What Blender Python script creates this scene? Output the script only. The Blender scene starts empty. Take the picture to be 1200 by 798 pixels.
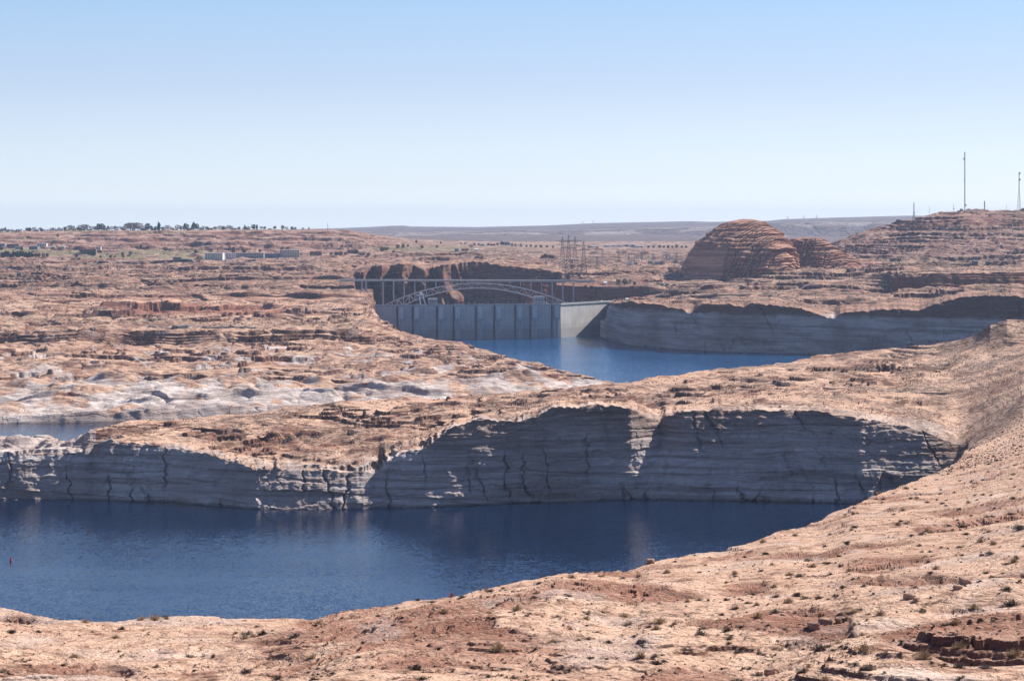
import bpy, math, random
import numpy as np

# ---------------------------------------------------------------- camera, light, exposure
C = bpy.context.scene.collection
sc = bpy.context.scene
CAMZ = 185.0; FPX = 2450.0; HV = 262.0          # eye height over the lake, focal length and horizon row (1200 px wide picture)
cam_d = bpy.data.cameras.new('camera'); cam = bpy.data.objects.new('camera', cam_d); C.objects.link(cam)
cam_d.sensor_width = 36.0; cam_d.lens = 36.0 * FPX / 1200.0
cam_d.shift_y = -(399.0 - HV) / 1200.0
cam_d.clip_start = 1.0; cam_d.clip_end = 60000.0
cam.location = (0, 0, CAMZ); cam.rotation_euler = (math.radians(90), 0, 0)
sc.camera = cam
SUN_AZ, SUN_EL = math.radians(51), math.radians(37)   # clockwise from +Y, the view direction
w = bpy.data.worlds.new('World'); sc.world = w; w.use_nodes = True
nt = w.node_tree; nt.nodes.clear()
sky = nt.nodes.new('ShaderNodeTexSky'); sky.sky_type = 'NISHITA'; sky.sun_disc = False
sky.sun_elevation = SUN_EL; sky.sun_rotation = SUN_AZ; sky.altitude = 1300
sky.air_density = 1.0; sky.dust_density = 0.6; sky.ozone_density = 1.0
bg = nt.nodes.new('ShaderNodeBackground'); bg.inputs['Strength'].default_value = 0.05
wo = nt.nodes.new('ShaderNodeOutputWorld')
# a paler band of air low over the horizon, on top of the sky texture
tc = nt.nodes.new('ShaderNodeTexCoord'); sz = nt.nodes.new('ShaderNodeSeparateXYZ'); nt.links.new(tc.outputs['Generated'], sz.inputs[0])
ra = nt.nodes.new('ShaderNodeValToRGB'); nt.links.new(sz.outputs[2], ra.inputs[0])
ra.color_ramp.elements[0].position = 0.0; ra.color_ramp.elements[0].color = (.45, .50, .51, 1)
for p_, c_ in ((.02, (.32, .375, .43, 1)), (.066, (.213, .26, .35, 1)), (.107, (.153, .244, .35, 1)), (.25, (.048, .118, .30, 1)), (.6, (.012, .02, .055, 1))):
    e_ = ra.color_ramp.elements.new(p_); e_.color = c_
ra.color_ramp.elements[-1].position = 1.0; ra.color_ramp.elements[-1].color = (.01, .02, .06, 1)
bg2 = nt.nodes.new('ShaderNodeBackground'); bg2.inputs['Strength'].default_value = 0.93; nt.links.new(ra.outputs[0], bg2.inputs[0])
ad = nt.nodes.new('ShaderNodeAddShader'); tm = nt.nodes.new('ShaderNodeMix'); tm.data_type = 'RGBA'; tm.blend_type = 'MULTIPLY'; tm.inputs[0].default_value = 1; tm.inputs[7].default_value = (.56, .56, .65, 1)
nt.links.new(sky.outputs[0], tm.inputs[6]); nt.links.new(tm.outputs[2], bg.inputs[0]); nt.links.new(bg.outputs[0], ad.inputs[0]); nt.links.new(bg2.outputs[0], ad.inputs[1]); nt.links.new(ad.outputs[0], wo.inputs[0])
sl = bpy.data.lights.new('sun', 'SUN'); sl.energy = 5.0; sl.angle = math.radians(0.53); sl.color = (1.0, 0.95, 0.88)
so = bpy.data.objects.new('sun', sl); C.objects.link(so)
so.rotation_euler = (math.radians(90) - SUN_EL, 0, -SUN_AZ + math.pi)
sc.view_settings.view_transform = 'Standard'; sc.view_settings.look = 'None'
sc.view_settings.exposure = 0.72; sc.view_settings.gamma = 1.0
sc.cycles.volume_bounces = 0; sc.cycles.max_bounces = 6; sc.cycles.diffuse_bounces = 2; sc.cycles.glossy_bounces = 2
sc.cycles.volume_step_rate = 5.0
sc.cycles.use_denoising = False if False else sc.cycles.use_denoising

# ---------------------------------------------------------------- noise
def _hash(a, b, c):
    h = (a.astype(np.uint32) * np.uint32(374761393)) ^ (b.astype(np.uint32) * np.uint32(668265263)) ^ np.uint32((c * 2246822519) & 0xffffffff)
    h = (h ^ (h >> np.uint32(13))) * np.uint32(1274126177)
    return (h ^ (h >> np.uint32(16)))
def perlin(x, y, seed=0):
    x = np.asarray(x, dtype=np.float64); y = np.asarray(y, dtype=np.float64)
    xi = np.floor(x); yi = np.floor(y); fx = (x - xi).astype(np.float32); fy = (y - yi).astype(np.float32)
    xi = xi.astype(np.int64) & 0xffff; yi = yi.astype(np.int64) & 0xffff
    u = fx * fx * fx * (fx * (fx * 6 - 15) + 10); v = fy * fy * fy * (fy * (fy * 6 - 15) + 10)
    def g(ix, iy, dx, dy):
        a = (_hash(ix, iy, seed) & np.uint32(255)).astype(np.float32) * np.float32(2 * math.pi / 256)
        return np.cos(a) * dx + np.sin(a) * dy
    x1 = (xi + 1) & 0xffff; y1 = (yi + 1) & 0xffff
    n0 = g(xi, yi, fx, fy); n1 = g(x1, yi, fx - 1, fy)
    m0 = g(xi, y1, fx, fy - 1); m1 = g(x1, y1, fx - 1, fy - 1)
    a = n0 + u * (n1 - n0); b = m0 + u * (m1 - m0)
    return (a + v * (b - a)) * 1.5
def fbm(x, y, seed=0, o=3):
    t = 0; a = 1.0
    for i in range(o):
        t = t + a * perlin(x * 2 ** i, y * 2 ** i, seed + i * 17); a *= 0.5
    return t
def sstep(a, b, x):
    t = np.clip((x - a) / (b - a), 0, 1); return t * t * (3 - 2 * t)

# ---------------------------------------------------------------- the land: one sheet, laid out as feature lines from near to far
U = np.concatenate([np.linspace(-420, -8, 70), np.arange(0, 1201, 1.15), np.linspace(1208, 1620, 70)])
def vd(*p):         # (bearing column, sight-line row, distance) -> distance and height
    p = np.array(p, float)
    v = np.interp(U, p[:, 0], p[:, 1]); d = np.interp(U, p[:, 0], p[:, 2])
    return d, CAMZ - (v - HV) * d / FPX
def dz(*p):
    p = np.array(p, float)
    return np.interp(U, p[:, 0], p[:, 1]), np.interp(U, p[:, 0], p[:, 2])
def I(*p):
    p = np.array(p, float); return np.interp(U, p[:, 0], p[:, 1])
def wd(v): return CAMZ * FPX / (v - HV)          # distance of the lake surface seen at row v
def step(a, b, A, B):                            # A for U<a, B for U>b
    t = np.clip((U - a) / (b - a), 0, 1); return A * (1 - t) + B * t
def mix(a, b, P, Q): return step(a, b, P[0], Q[0]), step(a, b, P[1], Q[1])

F = []   # (d, z, rows to next, amps(200,60,20,6,2), cliff weight, cliff scale)
def add(dzp, rows, amps, cl=0.0, cs=1.0): F.append((dzp[0], dzp[1], rows, amps, cl, cs))

add(dz((0, 6, 183)), 40, (0, 0, 0, .1, .05))
add(vd((-400, 835, 160), (600, 835, 165), (1200, 835, 150), (1600, 835, 150)), 400, (0, .8, .9, .45, .22))
E = vd((-400, 690, 300), (-100, 700, 300), (0, 713, 300), (60, 722, 300), (130, 728, 300), (200, 722, 305), (300, 722, 310), (365, 727, 310), (400, 715, 312),
       (480, 705, 320), (540, 697, 325), (600, 681, 330), (660, 670, 340), (740, 668, 365), (760, 657, 370), (850, 643, 400), (900, 627, 420),
       (960, 610, 480), (1000, 590, 520), (1060, 568, 620), (1100, 552, 740), (1130, 537, 850), (1200, 508, 1000), (1600, 480, 1100))
def sm(a, k=9):
    q = np.pad(a, k, mode='edge'); g_ = np.hanning(2 * k + 1); return np.convolve(q, g_ / g_.sum(), 'valid')
E = (sm(E[0]), sm(E[1]))
add(E, 16, (0, .2, .5, .35, .2))
add((E[0] + 60, E[1] - step(1095, 1130, 15, 4)), 40, (0, .5, 1, .3, .1))
S5 = dz((-400, 700, -6), (365, 700, -6), (600, 850, -6), (760, 900, -6), (900, 950, -6), (1000, 1050, -6), (1085, 1180, -6), (1130, 1220, 51), (1200, 1250, 69), (1600, 1280, 80))
add(S5, 6, (0, 1, 1, .3, 0))
add((S5[0] + 60, I((-400, -12), (1085, -12), (1130, 46), (1200, 65), (1600, 77))), 14, (0, .5, .5, 0, 0))
Bv = I((-400, 587), (100, 585), (200, 588), (300, 597), (400, 597), (500, 594), (600, 589), (700, 586), (760, 585), (850, 586), (950, 588), (1010, 590), (1110, 588))
Bd = wd(Bv)
add((step(1110, 1135, Bd - 6, np.interp(U, [1135, 1600], [1395, 1420])), I((-400, -6), (1105, -6), (1135, 36), (1200, 59), (1600, 72))), 130, (0, .5, .5, 0, 0), step(1100, 1135, 1, .1))
Tv = I((-400, 525), (0, 529), (50, 533), (98, 528), (106, 519), (130, 516), (190, 522), (240, 530), (300, 549), (400, 552), (440, 554), (452, 540), (500, 522), (512, 515), (530, 499), (560, 491), (600, 493),
       (632, 486), (640, 479), (700, 473), (738, 478), (750, 484), (762, 491), (774, 493), (784, 485), (794, 481), (850, 480), (900, 480), (960, 482), (1000, 488), (1050, 497), (1085, 506), (1102, 513), (1122, 520), (1135, 515), (1200, 472), (1600, 450))
Tv = sm(Tv, 4) + (2.6 * perlin(U / 23, U * 0, 111) + 1.8 * perlin(U / 7, U * 0, 112)) * sstep(1105, 1070, U)
Td = Bd + I((0, 24), (100, 24), (110, 34), (300, 24), (500, 24), (740, 26), (775, 48), (800, 44), (900, 45), (1100, 34), (1200, 40))
add((Td, CAMZ - (Tv - HV) * Td / FPX), 50, (0, .5, .8, .5, 0), step(1100, 1135, .8, .1))
add(vd((-400, 515, 1480), (0, 519, 1480), (90, 517, 1470), (106, 508, 1460), (130, 504, 1470), (200, 506, 1500), (300, 517, 1510), (400, 508, 1530), (500, 492, 1540), (640, 467, 1600), (735, 461, 1620),
       (760, 466, 1640), (900, 453, 1700), (1000, 452, 1740), (1050, 452, 1750), (1100, 440, 1800), (1140, 412, 1900), (1200, 402, 1880), (1600, 400, 1850)), 80, (0, 4, 3, .9, 0))
Kc = vd((-400, 505, 1580), (0, 511, 1570), (60, 509, 1570), (76, 518, 1550), (100, 506, 1560), (130, 497, 1560), (155, 492, 1580), (200, 491, 1600), (300, 484, 1650), (330, 477, 1670), (400, 470, 1700), (500, 465, 1750), (560, 463, 1780), (640, 455, 1815), (700, 449.5, 1835),
       (735, 449.5, 1844), (760, 443, 1880), (800, 437, 1930), (860, 430, 2000), (920, 424, 2070), (980, 415, 2130), (1040, 408, 2130), (1100, 402, 2090), (1125, 398, 2040), (1140, 394, 2000), (1160, 381, 1960), (1180, 374, 1950), (1200, 375, 1950), (1600, 370, 1920))
add(Kc, 10, (0, .3, .9, .5, 0))
add((Kc[0] + 70, U * 0 - 6), 3, (0,) * 5)
add((Kc[0] + 100, U * 0 - 12), 3, (0,) * 5)
S13 = dz((-400, 1920, -6), (0, 1925, -6), (100, 1938, -6), (165, 1945, -6), (300, 2000, -6), (600, 2100, -6), (700, 2250, -6), (735, 2385, -6), (744, 2420, -12), (760, 2500, -12), (900, 2540, -12), (1600, 2540, -12))
add(S13, 20, (0,) * 5)
add((S13[0] + 18, I((-400, 7), (640, 8), (700, 5), (736, 1.5), (744, -12))), 110, (0, 4, 2, .5, 0), step(735, 745, .35, 0))
S14 = vd((-400, 446, 2200), (0, 446, 2200), (150, 440, 2200), (300, 445, 2200), (400, 450, 2220), (500, 442, 2280), (600, 440, 2310), (640, 440, 2330), (700, 446, 2395), (736, 451, 2408))
late = lambda S, d: (step(737, 745, S[0], d), step(737, 745, S[1], -12))
add(late(S14, 2560), 90, (0, 8, 2.0, .5, 0))
add(late(vd((-400, 402, 2600), (0, 401, 2600), (100, 402, 2600), (200, 405, 2600), (300, 402, 2600), (400, 400, 2640), (445, 402, 2640), (500, 411, 2600), (540, 414, 2550), (600, 428, 2450), (640, 433, 2420), (690, 444, 2415), (736, 450, 2412)), 2580), 36, (0, 6, 3, .7, 0), step(430, 500, .7, 0))
add(late(vd((-400, 388, 2630), (0, 388, 2630), (100, 387, 2630), (200, 386, 2630), (300, 385, 2640), (400, 385, 2680), (437, 386, 2700), (470, 396, 2700), (500, 404, 2680), (540, 408, 2640), (600, 425, 2520), (640, 431, 2460), (690, 442.5, 2425), (736, 449.5, 2416)), 2600), 60, (1, 4, 2.5, .6, 0), step(430, 500, .5, 0))
LE = late(vd((-400, 362, 3050), (400, 366, 2980), (425, 362, 3050), (438, 362, 3200), (446, 373, 3120), (470, 386, 2950), (500, 396, 2850), (540, 401, 2780), (560, 408, 2720), (600, 420, 2600), (640, 428, 2500), (690, 441, 2440), (736, 449, 2421)), 2620)
add(LE, 20, (2, 2.5, 2, .6, 0))
add(mix(438, 448, vd((0, 352, 3250), (438, 356, 3260)), (LE[0] + 70, U * 0 - 6)), 20, (3, 3, 2, .6, 0))
S19 = dz((-400, 3400, 75), (0, 3400, 74), (437, 3330, 58), (448, 3340, -14), (700, 3340, -14), (704, 3385, -6), (712, 3308, -6), (740, 3147, -6), (790, 3062, -6), (850, 3001, -6), (930, 2962, -6), (1050, 2900, -6), (1200, 2850, -6), (1600, 2800, -6))
add(S19, 80, (0, 0, 0, 0, 0), step(700, 708, 0, 1), 1.3)
RTv = I((-400, 341), (430, 345), (440, 352), (700, 375), (708, 375), (714, 366), (719, 356), (740, 353), (760, 356), (775, 358), (800, 362), (807, 369), (815, 362), (822, 357), (850, 356), (870, 360), (880, 356), (900, 357),
        (940, 362), (979, 375), (984, 367), (1030, 363), (1080, 363), (1110, 352), (1150, 346), (1200, 348), (1600, 345))
RTv = np.where(U > 722, sm(RTv, 5) + 2.0 * perlin(U / 19, U * 0, 113) + 1.2 * perlin(U / 6, U * 0, 114), RTv)
RTd = S19[0] + I((-400, 150), (440, 150), (700, 30), (800, 26), (1600, 26))
S20 = (RTd, CAMZ - (RTv - HV) * RTd / FPX)
z20 = S20[1].copy(); m = (U > 441) & (U < 703); z20[m] = -30
add((RTd, z20), 34, (0, .5, 1.2, .5, 0), step(700, 708, 0, .8), 1.3)
S21a = vd((-400, 336, 3700), (437, 337, 3650)); S21c = vd((700, 352, 3500), (719, 352, 3480), (760, 351, 3420), (800, 352, 3300), (830, 352, 3300), (900, 350, 3300), (1000, 352, 3250), (1100, 345, 3200), (1200, 338, 3100), (1600, 335, 3100))
S21 = mix(437, 448, S21a, (U * 0 + 3520, U * 0 - 110)); S21 = mix(704, 712, S21, S21c)
add(S21, 24, (0, 2, 2, .6, 0))
S22 = mix(415, 428, vd((-400, 332, 3800), (415, 333, 3760)), (U * 0 + 3660, U * 0 - 110))
S22 = mix(690, 718, S22, vd((700, 353, 3755), (720, 353, 3755), (760, 350, 3725), (800, 347, 3560), (900, 344, 3500), (1000, 344, 3450), (1044, 342, 3420), (1052, 338, 3400), (1200, 336, 3300), (1600, 335, 3300)))
add(S22, 40, (2, 4, 3, .6, 0), I((0, 0), (600, .9), (740, .9), (780, 0)), 1.2)
S23 = mix(415, 428, vd((-400, 329, 3900), (415, 328, 3880)), (U * 0 + 3800, U * 0 - 110))
S23 = mix(606, 612, S23, vd((612, 332, 3810), (650, 334, 3810), (690, 336.5, 3800), (720, 337, 3780), (760, 336, 3750), (800, 335, 3720), (900, 333, 3700), (1000, 335, 3650), (1040, 332, 3600), (1052, 321, 3440), (1200, 319, 3340), (1600, 318, 3340)))
add(S23, 24, (1, 1, 1, .4, 0), I((0, 0), (600, .6), (740, .6), (780, 0)), 1.2)
S24 = mix(415, 428, vd((-400, 325, 4000), (415, 324, 3980)), (U * 0 + 3950, U * 0 - 110))
S24 = mix(640, 652, S24, vd((650, 330, 3950), (760, 329, 3930), (900, 324, 3900), (1000, 325, 3800), (1052, 318, 3600), (1200, 316, 3600), (1600, 316, 3600)))
add(S24, 24, (1, 2, 2, .5, 0))
S25 = mix(412, 424, vd((-400, 322, 4100), (415, 322, 4080)), (U * 0 + 4120, U * 0 - 100))
S25 = (S25[0] + I((425, 0), (434, -25), (446, 15), (462, -30), (472, 15), (494, -35), (506, 15), (532, -40), (548, 15), (570, 0)), S25[1])
S25 = mix(655, 668, S25, vd((665, 325, 4080), (760, 322, 4100), (900, 316, 4000), (1000, 318, 3950), (1200, 312, 3800), (1600, 312, 3800)))
add(S25, 70, (2, 3, 2, .5, 0), I((405, 0), (420, 1), (655, 1), (668, 0)), 2.2)
add(vd((-400, 318, 4250), (400, 318, 4250), (416, 321, 4190), (426, 319, 4150), (436, 312, 4230), (447, 311, 4150), (458, 310, 4230), (472, 309, 4140), (484, 310, 4230), (498, 316, 4150), (506, 313, 4230), (520, 311, 4150), (530, 310, 4230), (560, 307, 4230), (600, 312, 4220), (640, 316, 4220), (665, 320, 4220), (760, 316, 4260), (900, 312, 4200), (1000, 313, 4150), (1200, 307, 4150), (1600, 305, 4150)),
    34, (2, 4, 4, .6, 0), I((405, 0), (420, .8), (655, .8), (668, 0)), 2.2)
add(vd((-400, 306, 4600), (440, 305, 4550), (560, 303, 4550), (600, 306, 4550), (665, 311, 4550), (760, 308, 4600), (940, 306, 4500), (970, 304, 4450), (1200, 301, 4400), (1600, 300, 4400)), 64, (3, 5, 3, .5, 0))
add(vd((-400, 296, 5250), (430, 296, 5250), (560, 296, 5250), (760, 300, 5300), (940, 300, 5300), (962, 298, 5100), (972, 288, 4900), (985, 280, 4860), (1000, 275, 4850), (1020, 268, 4850), (1040, 261.5, 4850), (1060, 257, 4850),
       (1080, 251.5, 4850), (1100, 248, 4850), (1130, 245.8, 4850), (1200, 246, 4850), (1300, 247, 4850), (1600, 250, 4850)), 56, (1.5, 4, 2, .5, 0))
Q = vd((-400, 273, 5950), (0, 271.5, 5950), (100, 270.5, 5950), (200, 269.5, 5950), (300, 268.5, 5950), (380, 268.5, 5950), (410, 270, 5950), (430, 273, 5950), (450, 277.5, 5950), (480, 283.5, 5950), (520, 288, 5950), (560, 290, 6000), (760, 291, 6200), (940, 291, 6200))
add((step(962, 975, Q[0], 5350), step(962, 975, Q[1], 120)), 20, (1, 2, 1, .3, 0))
Q = vd((-400, 273.5, 6600), (0, 271.2, 6600), (100, 270.3, 6600), (300, 269.5, 6600), (400, 270.5, 6600), (430, 274, 6900), (480, 280, 7800), (560, 283, 8000), (760, 283, 8500), (940, 283, 8000), (975, 286, 8000), (1600, 286, 8000))
add(Q, 20, (1, 0, 0, 0, 0))
Q = vd((-400, 276, 12000), (600, 276, 12000), (760, 275, 12300), (900, 277, 12000), (1600, 278, 12000))
Q = (Q[0], Q[1] - step(410, 480, 30, 0))
add(Q, 30, (6, 5, 0, 0, 0), .6, 9)
Q = vd((-400, 274, 12500), (430, 273, 12500), (455, 272.5, 12500), (500, 274, 12500), (520, 272, 12500), (560, 272.5, 12500), (600, 270, 12500), (640, 271, 12600), (700, 270, 12800), (800, 268, 12800), (900, 262, 12400), (1000, 260.5, 12400), (1050, 260, 12400), (1600, 260, 12400))
add(Q, 26, (8, 8, 0, 0, 0), .8, 9)
Q = vd((-400, 270, 21000), (300, 270, 21000), (400, 267.5, 21000), (440, 265.8, 21000), (458, 264.8, 21000), (474, 264.5, 21000), (481, 265.6, 21000), (560, 266.2, 21000), (640, 264.4, 21000), (700, 261.6, 21000), (790, 259.8, 21000), (810, 259.4, 21000), (833, 260.2, 21000),
       (900, 259, 21000), (920, 257, 21000), (1000, 254.5, 21000), (1060, 253, 21000), (1600, 252, 21000))
add(Q, 4, (3, 0, 0, 0, 0))
add((U * 0 + 27000, U * 0 + 60), 0, (0,) * 5)

SC = 1.25
Dl, Zl, Al, Cl, CSl, Gl = [], [], [], [], [], []
ROW = []
for k in range(len(F) - 1):
    d0, z0, n, a0, c0, s0 = F[k]; d1, z1, _, a1, c1, s1 = F[k + 1]
    n = max(3, int(n * SC)); ROW.append(len(Dl))
    for i in range(n):
        t = i / n
        if k == 0: d = d0 + (d1 - d0) * t
        else: d = 1 / ((1 - t) / d0 + t / d1)
        tt = (d - d0) / (d1 - d0 + 1e-9)
        if k in (0,): tt = t
        # steep faces: even steps
        steep = np.clip((np.abs(z1 - z0) / (np.abs(d1 - d0) + 1)) - .8, 0, 1)
        d = d * (1 - steep) + (d0 + (d1 - d0) * t) * steep; tt = tt * (1 - steep) + t * steep
        Dl.append(d); Zl.append(z0 + (z1 - z0) * tt)
        Al.append([a0[j] * (1 - t) + a1[j] * t for j in range(5)])
        Cl.append(np.broadcast_to(np.asarray(c0) * (1 - t) + np.asarray(c1) * t, U.shape)); CSl.append(s0 * (1 - t) + s1 * t); Gl.append(k + t)
ROW.append(len(Dl)); Dl.append(F[-1][0]); Zl.append(F[-1][1]); Al.append([0] * 5); Cl.append(U * 0.0); CSl.append(1); Gl.append(len(F) - 1)
D = np.array(Dl); Z = np.array(Zl); A = np.array(Al); CW = np.array(Cl); CS = np.array(CSl)[:, None] * np.ones_like(U)[None]; G = np.array(Gl)
NR, NC = D.shape
RAY = (U - 600.0) / FPX
UU = np.broadcast_to(U, D.shape)
# soften the joints of the feature lines away from cliffs by light smoothing across rows
X = D * RAY
# cliff relief: joints, buttresses and beds
def cliff(x, z, s):
    x = x / s; z = z / s
    but = np.abs(perlin(x / 75, z / 250 + 3, 5)) * 5.5 - 2.5
    but2 = np.abs(perlin((x + z * .5) / 21, z / 70, 6)) * 2.0
    wob = perlin(x / 40, z / 22, 8) * 6
    jag = perlin(x / 7, z / 5, 68) * 2.6 + perlin(x / 2.6, z / 2.2, 69) * .9
    cr = np.abs(perlin((x + z * .22 + wob * .55 + jag) / 27, z / 150 + 7, 9)); crack = np.exp(-(cr / (.018 + .03 * sstep(-.2, .5, perlin(x / 40, z / 12, 70)))) ** 2) * 4.5 * sstep(-.25, .25, perlin(x / 60, z / 30, 15))
    cr2 = np.abs(perlin((x - z * .16 + wob * .4 + jag) / 12, z / 60, 19)); crack2 = np.exp(-(cr2 / .04) ** 2) * 1.1 * sstep(0, .35, perlin(x / 35, z / 16, 16))
    zz = z + perlin(x / 110, z / 60, 11) * 3 + x * .012
    bed = (perlin(zz / 4.5, x / 160, 12) * 1.1 + perlin(zz / 1.5, x / 90, 13) * .45) * (.35 + sstep(-.3, .4, perlin(x / 50, z / 20, 18)))
    ov = sstep(.1, .3, perlin(x / 30, zz / 8, 14)) * 1.4
    part = np.abs(perlin(zz / 11, x / 240, 61)); part = np.exp(-(part / .035) ** 2) * 1.5
    xb = x / 9 + perlin(x / 17, z / 9, 62) * .8; zb = zz / 5.5 + perlin(x / 21, z / 13, 63) * .35; zb0 = np.floor(zb)
    xb0 = np.floor(xb + (zb0 % 2) * .5)
    blk = (_hash(xb0.astype(np.int64) & 0xffff, zb0.astype(np.int64) & 0xffff, 64) & np.uint32(255)).astype(np.float32) / 255 - .5
    rough = perlin(x / 4.5, z / 3.2, 65) * .7 + perlin(x / 1.9, z / 1.6, 66) * .35
    if np.mean(s) > 5: crack = crack2 = 0
    return (but + but2 - crack - crack2 + bed + ov - part + blk * 1.5 * sstep(-.2, .25, perlin(x / 45, z / 25, 67)) + rough) * s
m = CW > 0.02
dd = np.zeros_like(D); dd[m] = cliff(X[m], Z[m], CS[m]) * CW[m]
m = (np.broadcast_to(G[:, None], D.shape) > 24.3) & (np.broadcast_to(G[:, None], D.shape) < 26.3) & (UU > 418) & (UU < 660)
xw = X + .55 * Z + perlin(X / 30, Z / 25, 81) * 10
sw = xw / 34 + perlin(X / 70, Z / 120, 82) * 1.6; sw = sw - np.floor(sw); saw = np.minimum(sw / .66, (1 - sw) / .34)
sw2 = (X + .35 * Z) / 15 + perlin(X / 25, Z / 80, 83) * .9; sw2 = sw2 - np.floor(sw2); saw2 = np.minimum(sw2 / .7, (1 - sw2) / .3)
fin_ = saw * 40 * (.35 + sstep(-.4, .4, perlin(X / 60, Z / 60, 85))) + saw2 * 21 + perlin(X / 9, Z / 7, 84) * 5
dd = dd + np.where(m, fin_ * CW, 0) * (1 - .85 * sstep(530, 560, UU))
D2 = D - dd; X = D2 * RAY
# relief of the open ground (computed band by band)
DZ = np.zeros_like(D)
bil = lambda n: np.abs(n) * 2.2 - .55
def rows(j, thr=0.02):
    r = np.where(A[:, j] > thr)[0]; return r
DY = np.abs(np.gradient(D2, axis=0))
def fine(lam, r): return np.clip(lam / (2.6 * DY[r] + .01) - .5, 0, 1)
VB = HV + (CAMZ - Z) * FPX / D
def blob(u, v, ru, rv, h=1.0): return h * np.exp(-(((UU - u) / ru) ** 2 + ((VB - v) / rv) ** 2) ** 1.5)
ROCK = fbm(X / 30, D2 / 34, 91, 3) * .9 - .12 - X * 0
for b_ in ((500, 750, 170, 42, 1.0), (660, 725, 90, 16, .5), (1130, 770, 95, 30, 1.0), (930, 745, 90, 14, .9), (780, 715, 50, 18, .6), (700, 790, 200, 12, .5), (690, 700, 60, 9, .7), (1120, 690, 90, 12, .8), (880, 690, 40, 16, .5), (1040, 655, 120, 9, .5),
           (60, 780, 90, 8, .6), (90, 720, 90, 8, .7), (330, 770, 50, 18, .6), (740, 645, 70, 7, .6), (1130, 600, 80, 14, .4), (980, 700, 60, 12, -.8), (645, 755, 80, 14, -1.8), (700, 735, 60, 9, -.8), (560, 720, 40, 10, -.4), (830, 700, 70, 10, -.6), (1150, 660, 60, 14, -.6), (860, 770, 60, 12, -.3), (180, 745, 110, 16, -.9), (760, 690, 80, 7, -.5), (1040, 735, 60, 16, -.8)):
    ROCK = ROCK + blob(*b_)
ROCK = .24 + .76 * sstep(-.08, .62, ROCK + .25 * fbm(X / 9, D2 / 12, 92, 2))
for j, (lam, sd) in enumerate(((210, 21), (64, 22), (21, 23), (6.5, 24), (2.1, 25))):
    r = rows(j)
    if len(r) == 0: continue
    x, y = X[r], D2[r]
    if j == 3: q = D2[r].mean(1) < 3000; r = r[q]; x, y = X[r], D2[r]
    wx = perlin(x / (lam * 1.7), y / (lam * 1.7), sd + 40) * lam * .5
    if j == 0: n = perlin((x + wx) / lam, y / lam, sd)
    elif j in (1, 2): n = bil(perlin((x + wx) / lam, (y + wx * .6) / (lam * 1.15), sd)) * .8 + .5 * perlin(x / lam * 1.9, y / lam * 1.9, sd + 7)
    else: n = perlin((x + wx) / (lam * 1.3), y / lam, sd) + .4 * bil(perlin(x / lam * 2, y / lam * 2, sd + 5))
    q_ = A[r, j][:, None] * n * fine(lam, r)
    if j >= 2: q_ = np.where(G[r][:, None] < 5.9, q_ * (.7 + (.35 if j == 2 else -.2) * ROCK[r]), q_)
    DZ[r] += q_
# far plains are coarser
Z2 = Z + DZ * np.clip(1 - CW * .5, 0, 1)
DZ_scale = 1
m_ = (np.broadcast_to(G[:, None], D.shape) > 6.9) & (np.broadcast_to(G[:, None], D.shape) < 9.05)
Z2 = np.where(m_, Z + (Z2 - Z) * (1 - .6 * sstep(1080, 1130, UU)), Z2)
# local landforms
def mound(u, d, ru, rd, h, p=2):
    global Z2
    x0 = (u - 600) / FPX * d
    q = ((X - x0) / ru) ** 2 + ((D2 - d) / rd) ** 2
    Z2 = Z2 + h * np.exp(-q ** (p / 2))
mound(520, 225, 16, 45, 3.2); mound(600, 262, 22, 30, 1.5); mound(250, 200, 14, 16, -1.5); mound(1180, 185, 12, 14, 2.6); mound(1000, 172, 13, 10, 1.8)
mound(1130, 235, 20, 16, 2.2); mound(820, 215, 16, 14, 1.6); mound(700, 290, 12, 10, 2.0); mound(900, 180, 5, 12, -1.3); mound(60, 190, 10, 10, 1.6)
def scarp(u0, u1, d, h, wdt=8, wob=60, seed=0, back=220):    # a low escarpment facing this way
    global Z2
    dl = d + perlin(X / 130, X * 0 + seed, 50) * wob + perlin(X / 38, X * 0 + seed, 51) * wob * .3
    e = sstep(u0 - 15, u0 + 25, UU) * sstep(u1 + 15, u1 - 25, UU)
    Z2 = Z2 + h * e * sstep(0, wdt, D2 - dl) * sstep(back, 10, D2 - dl) * (.75 + .5 * perlin(X / 60, X * 0 + seed, 52))
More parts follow.
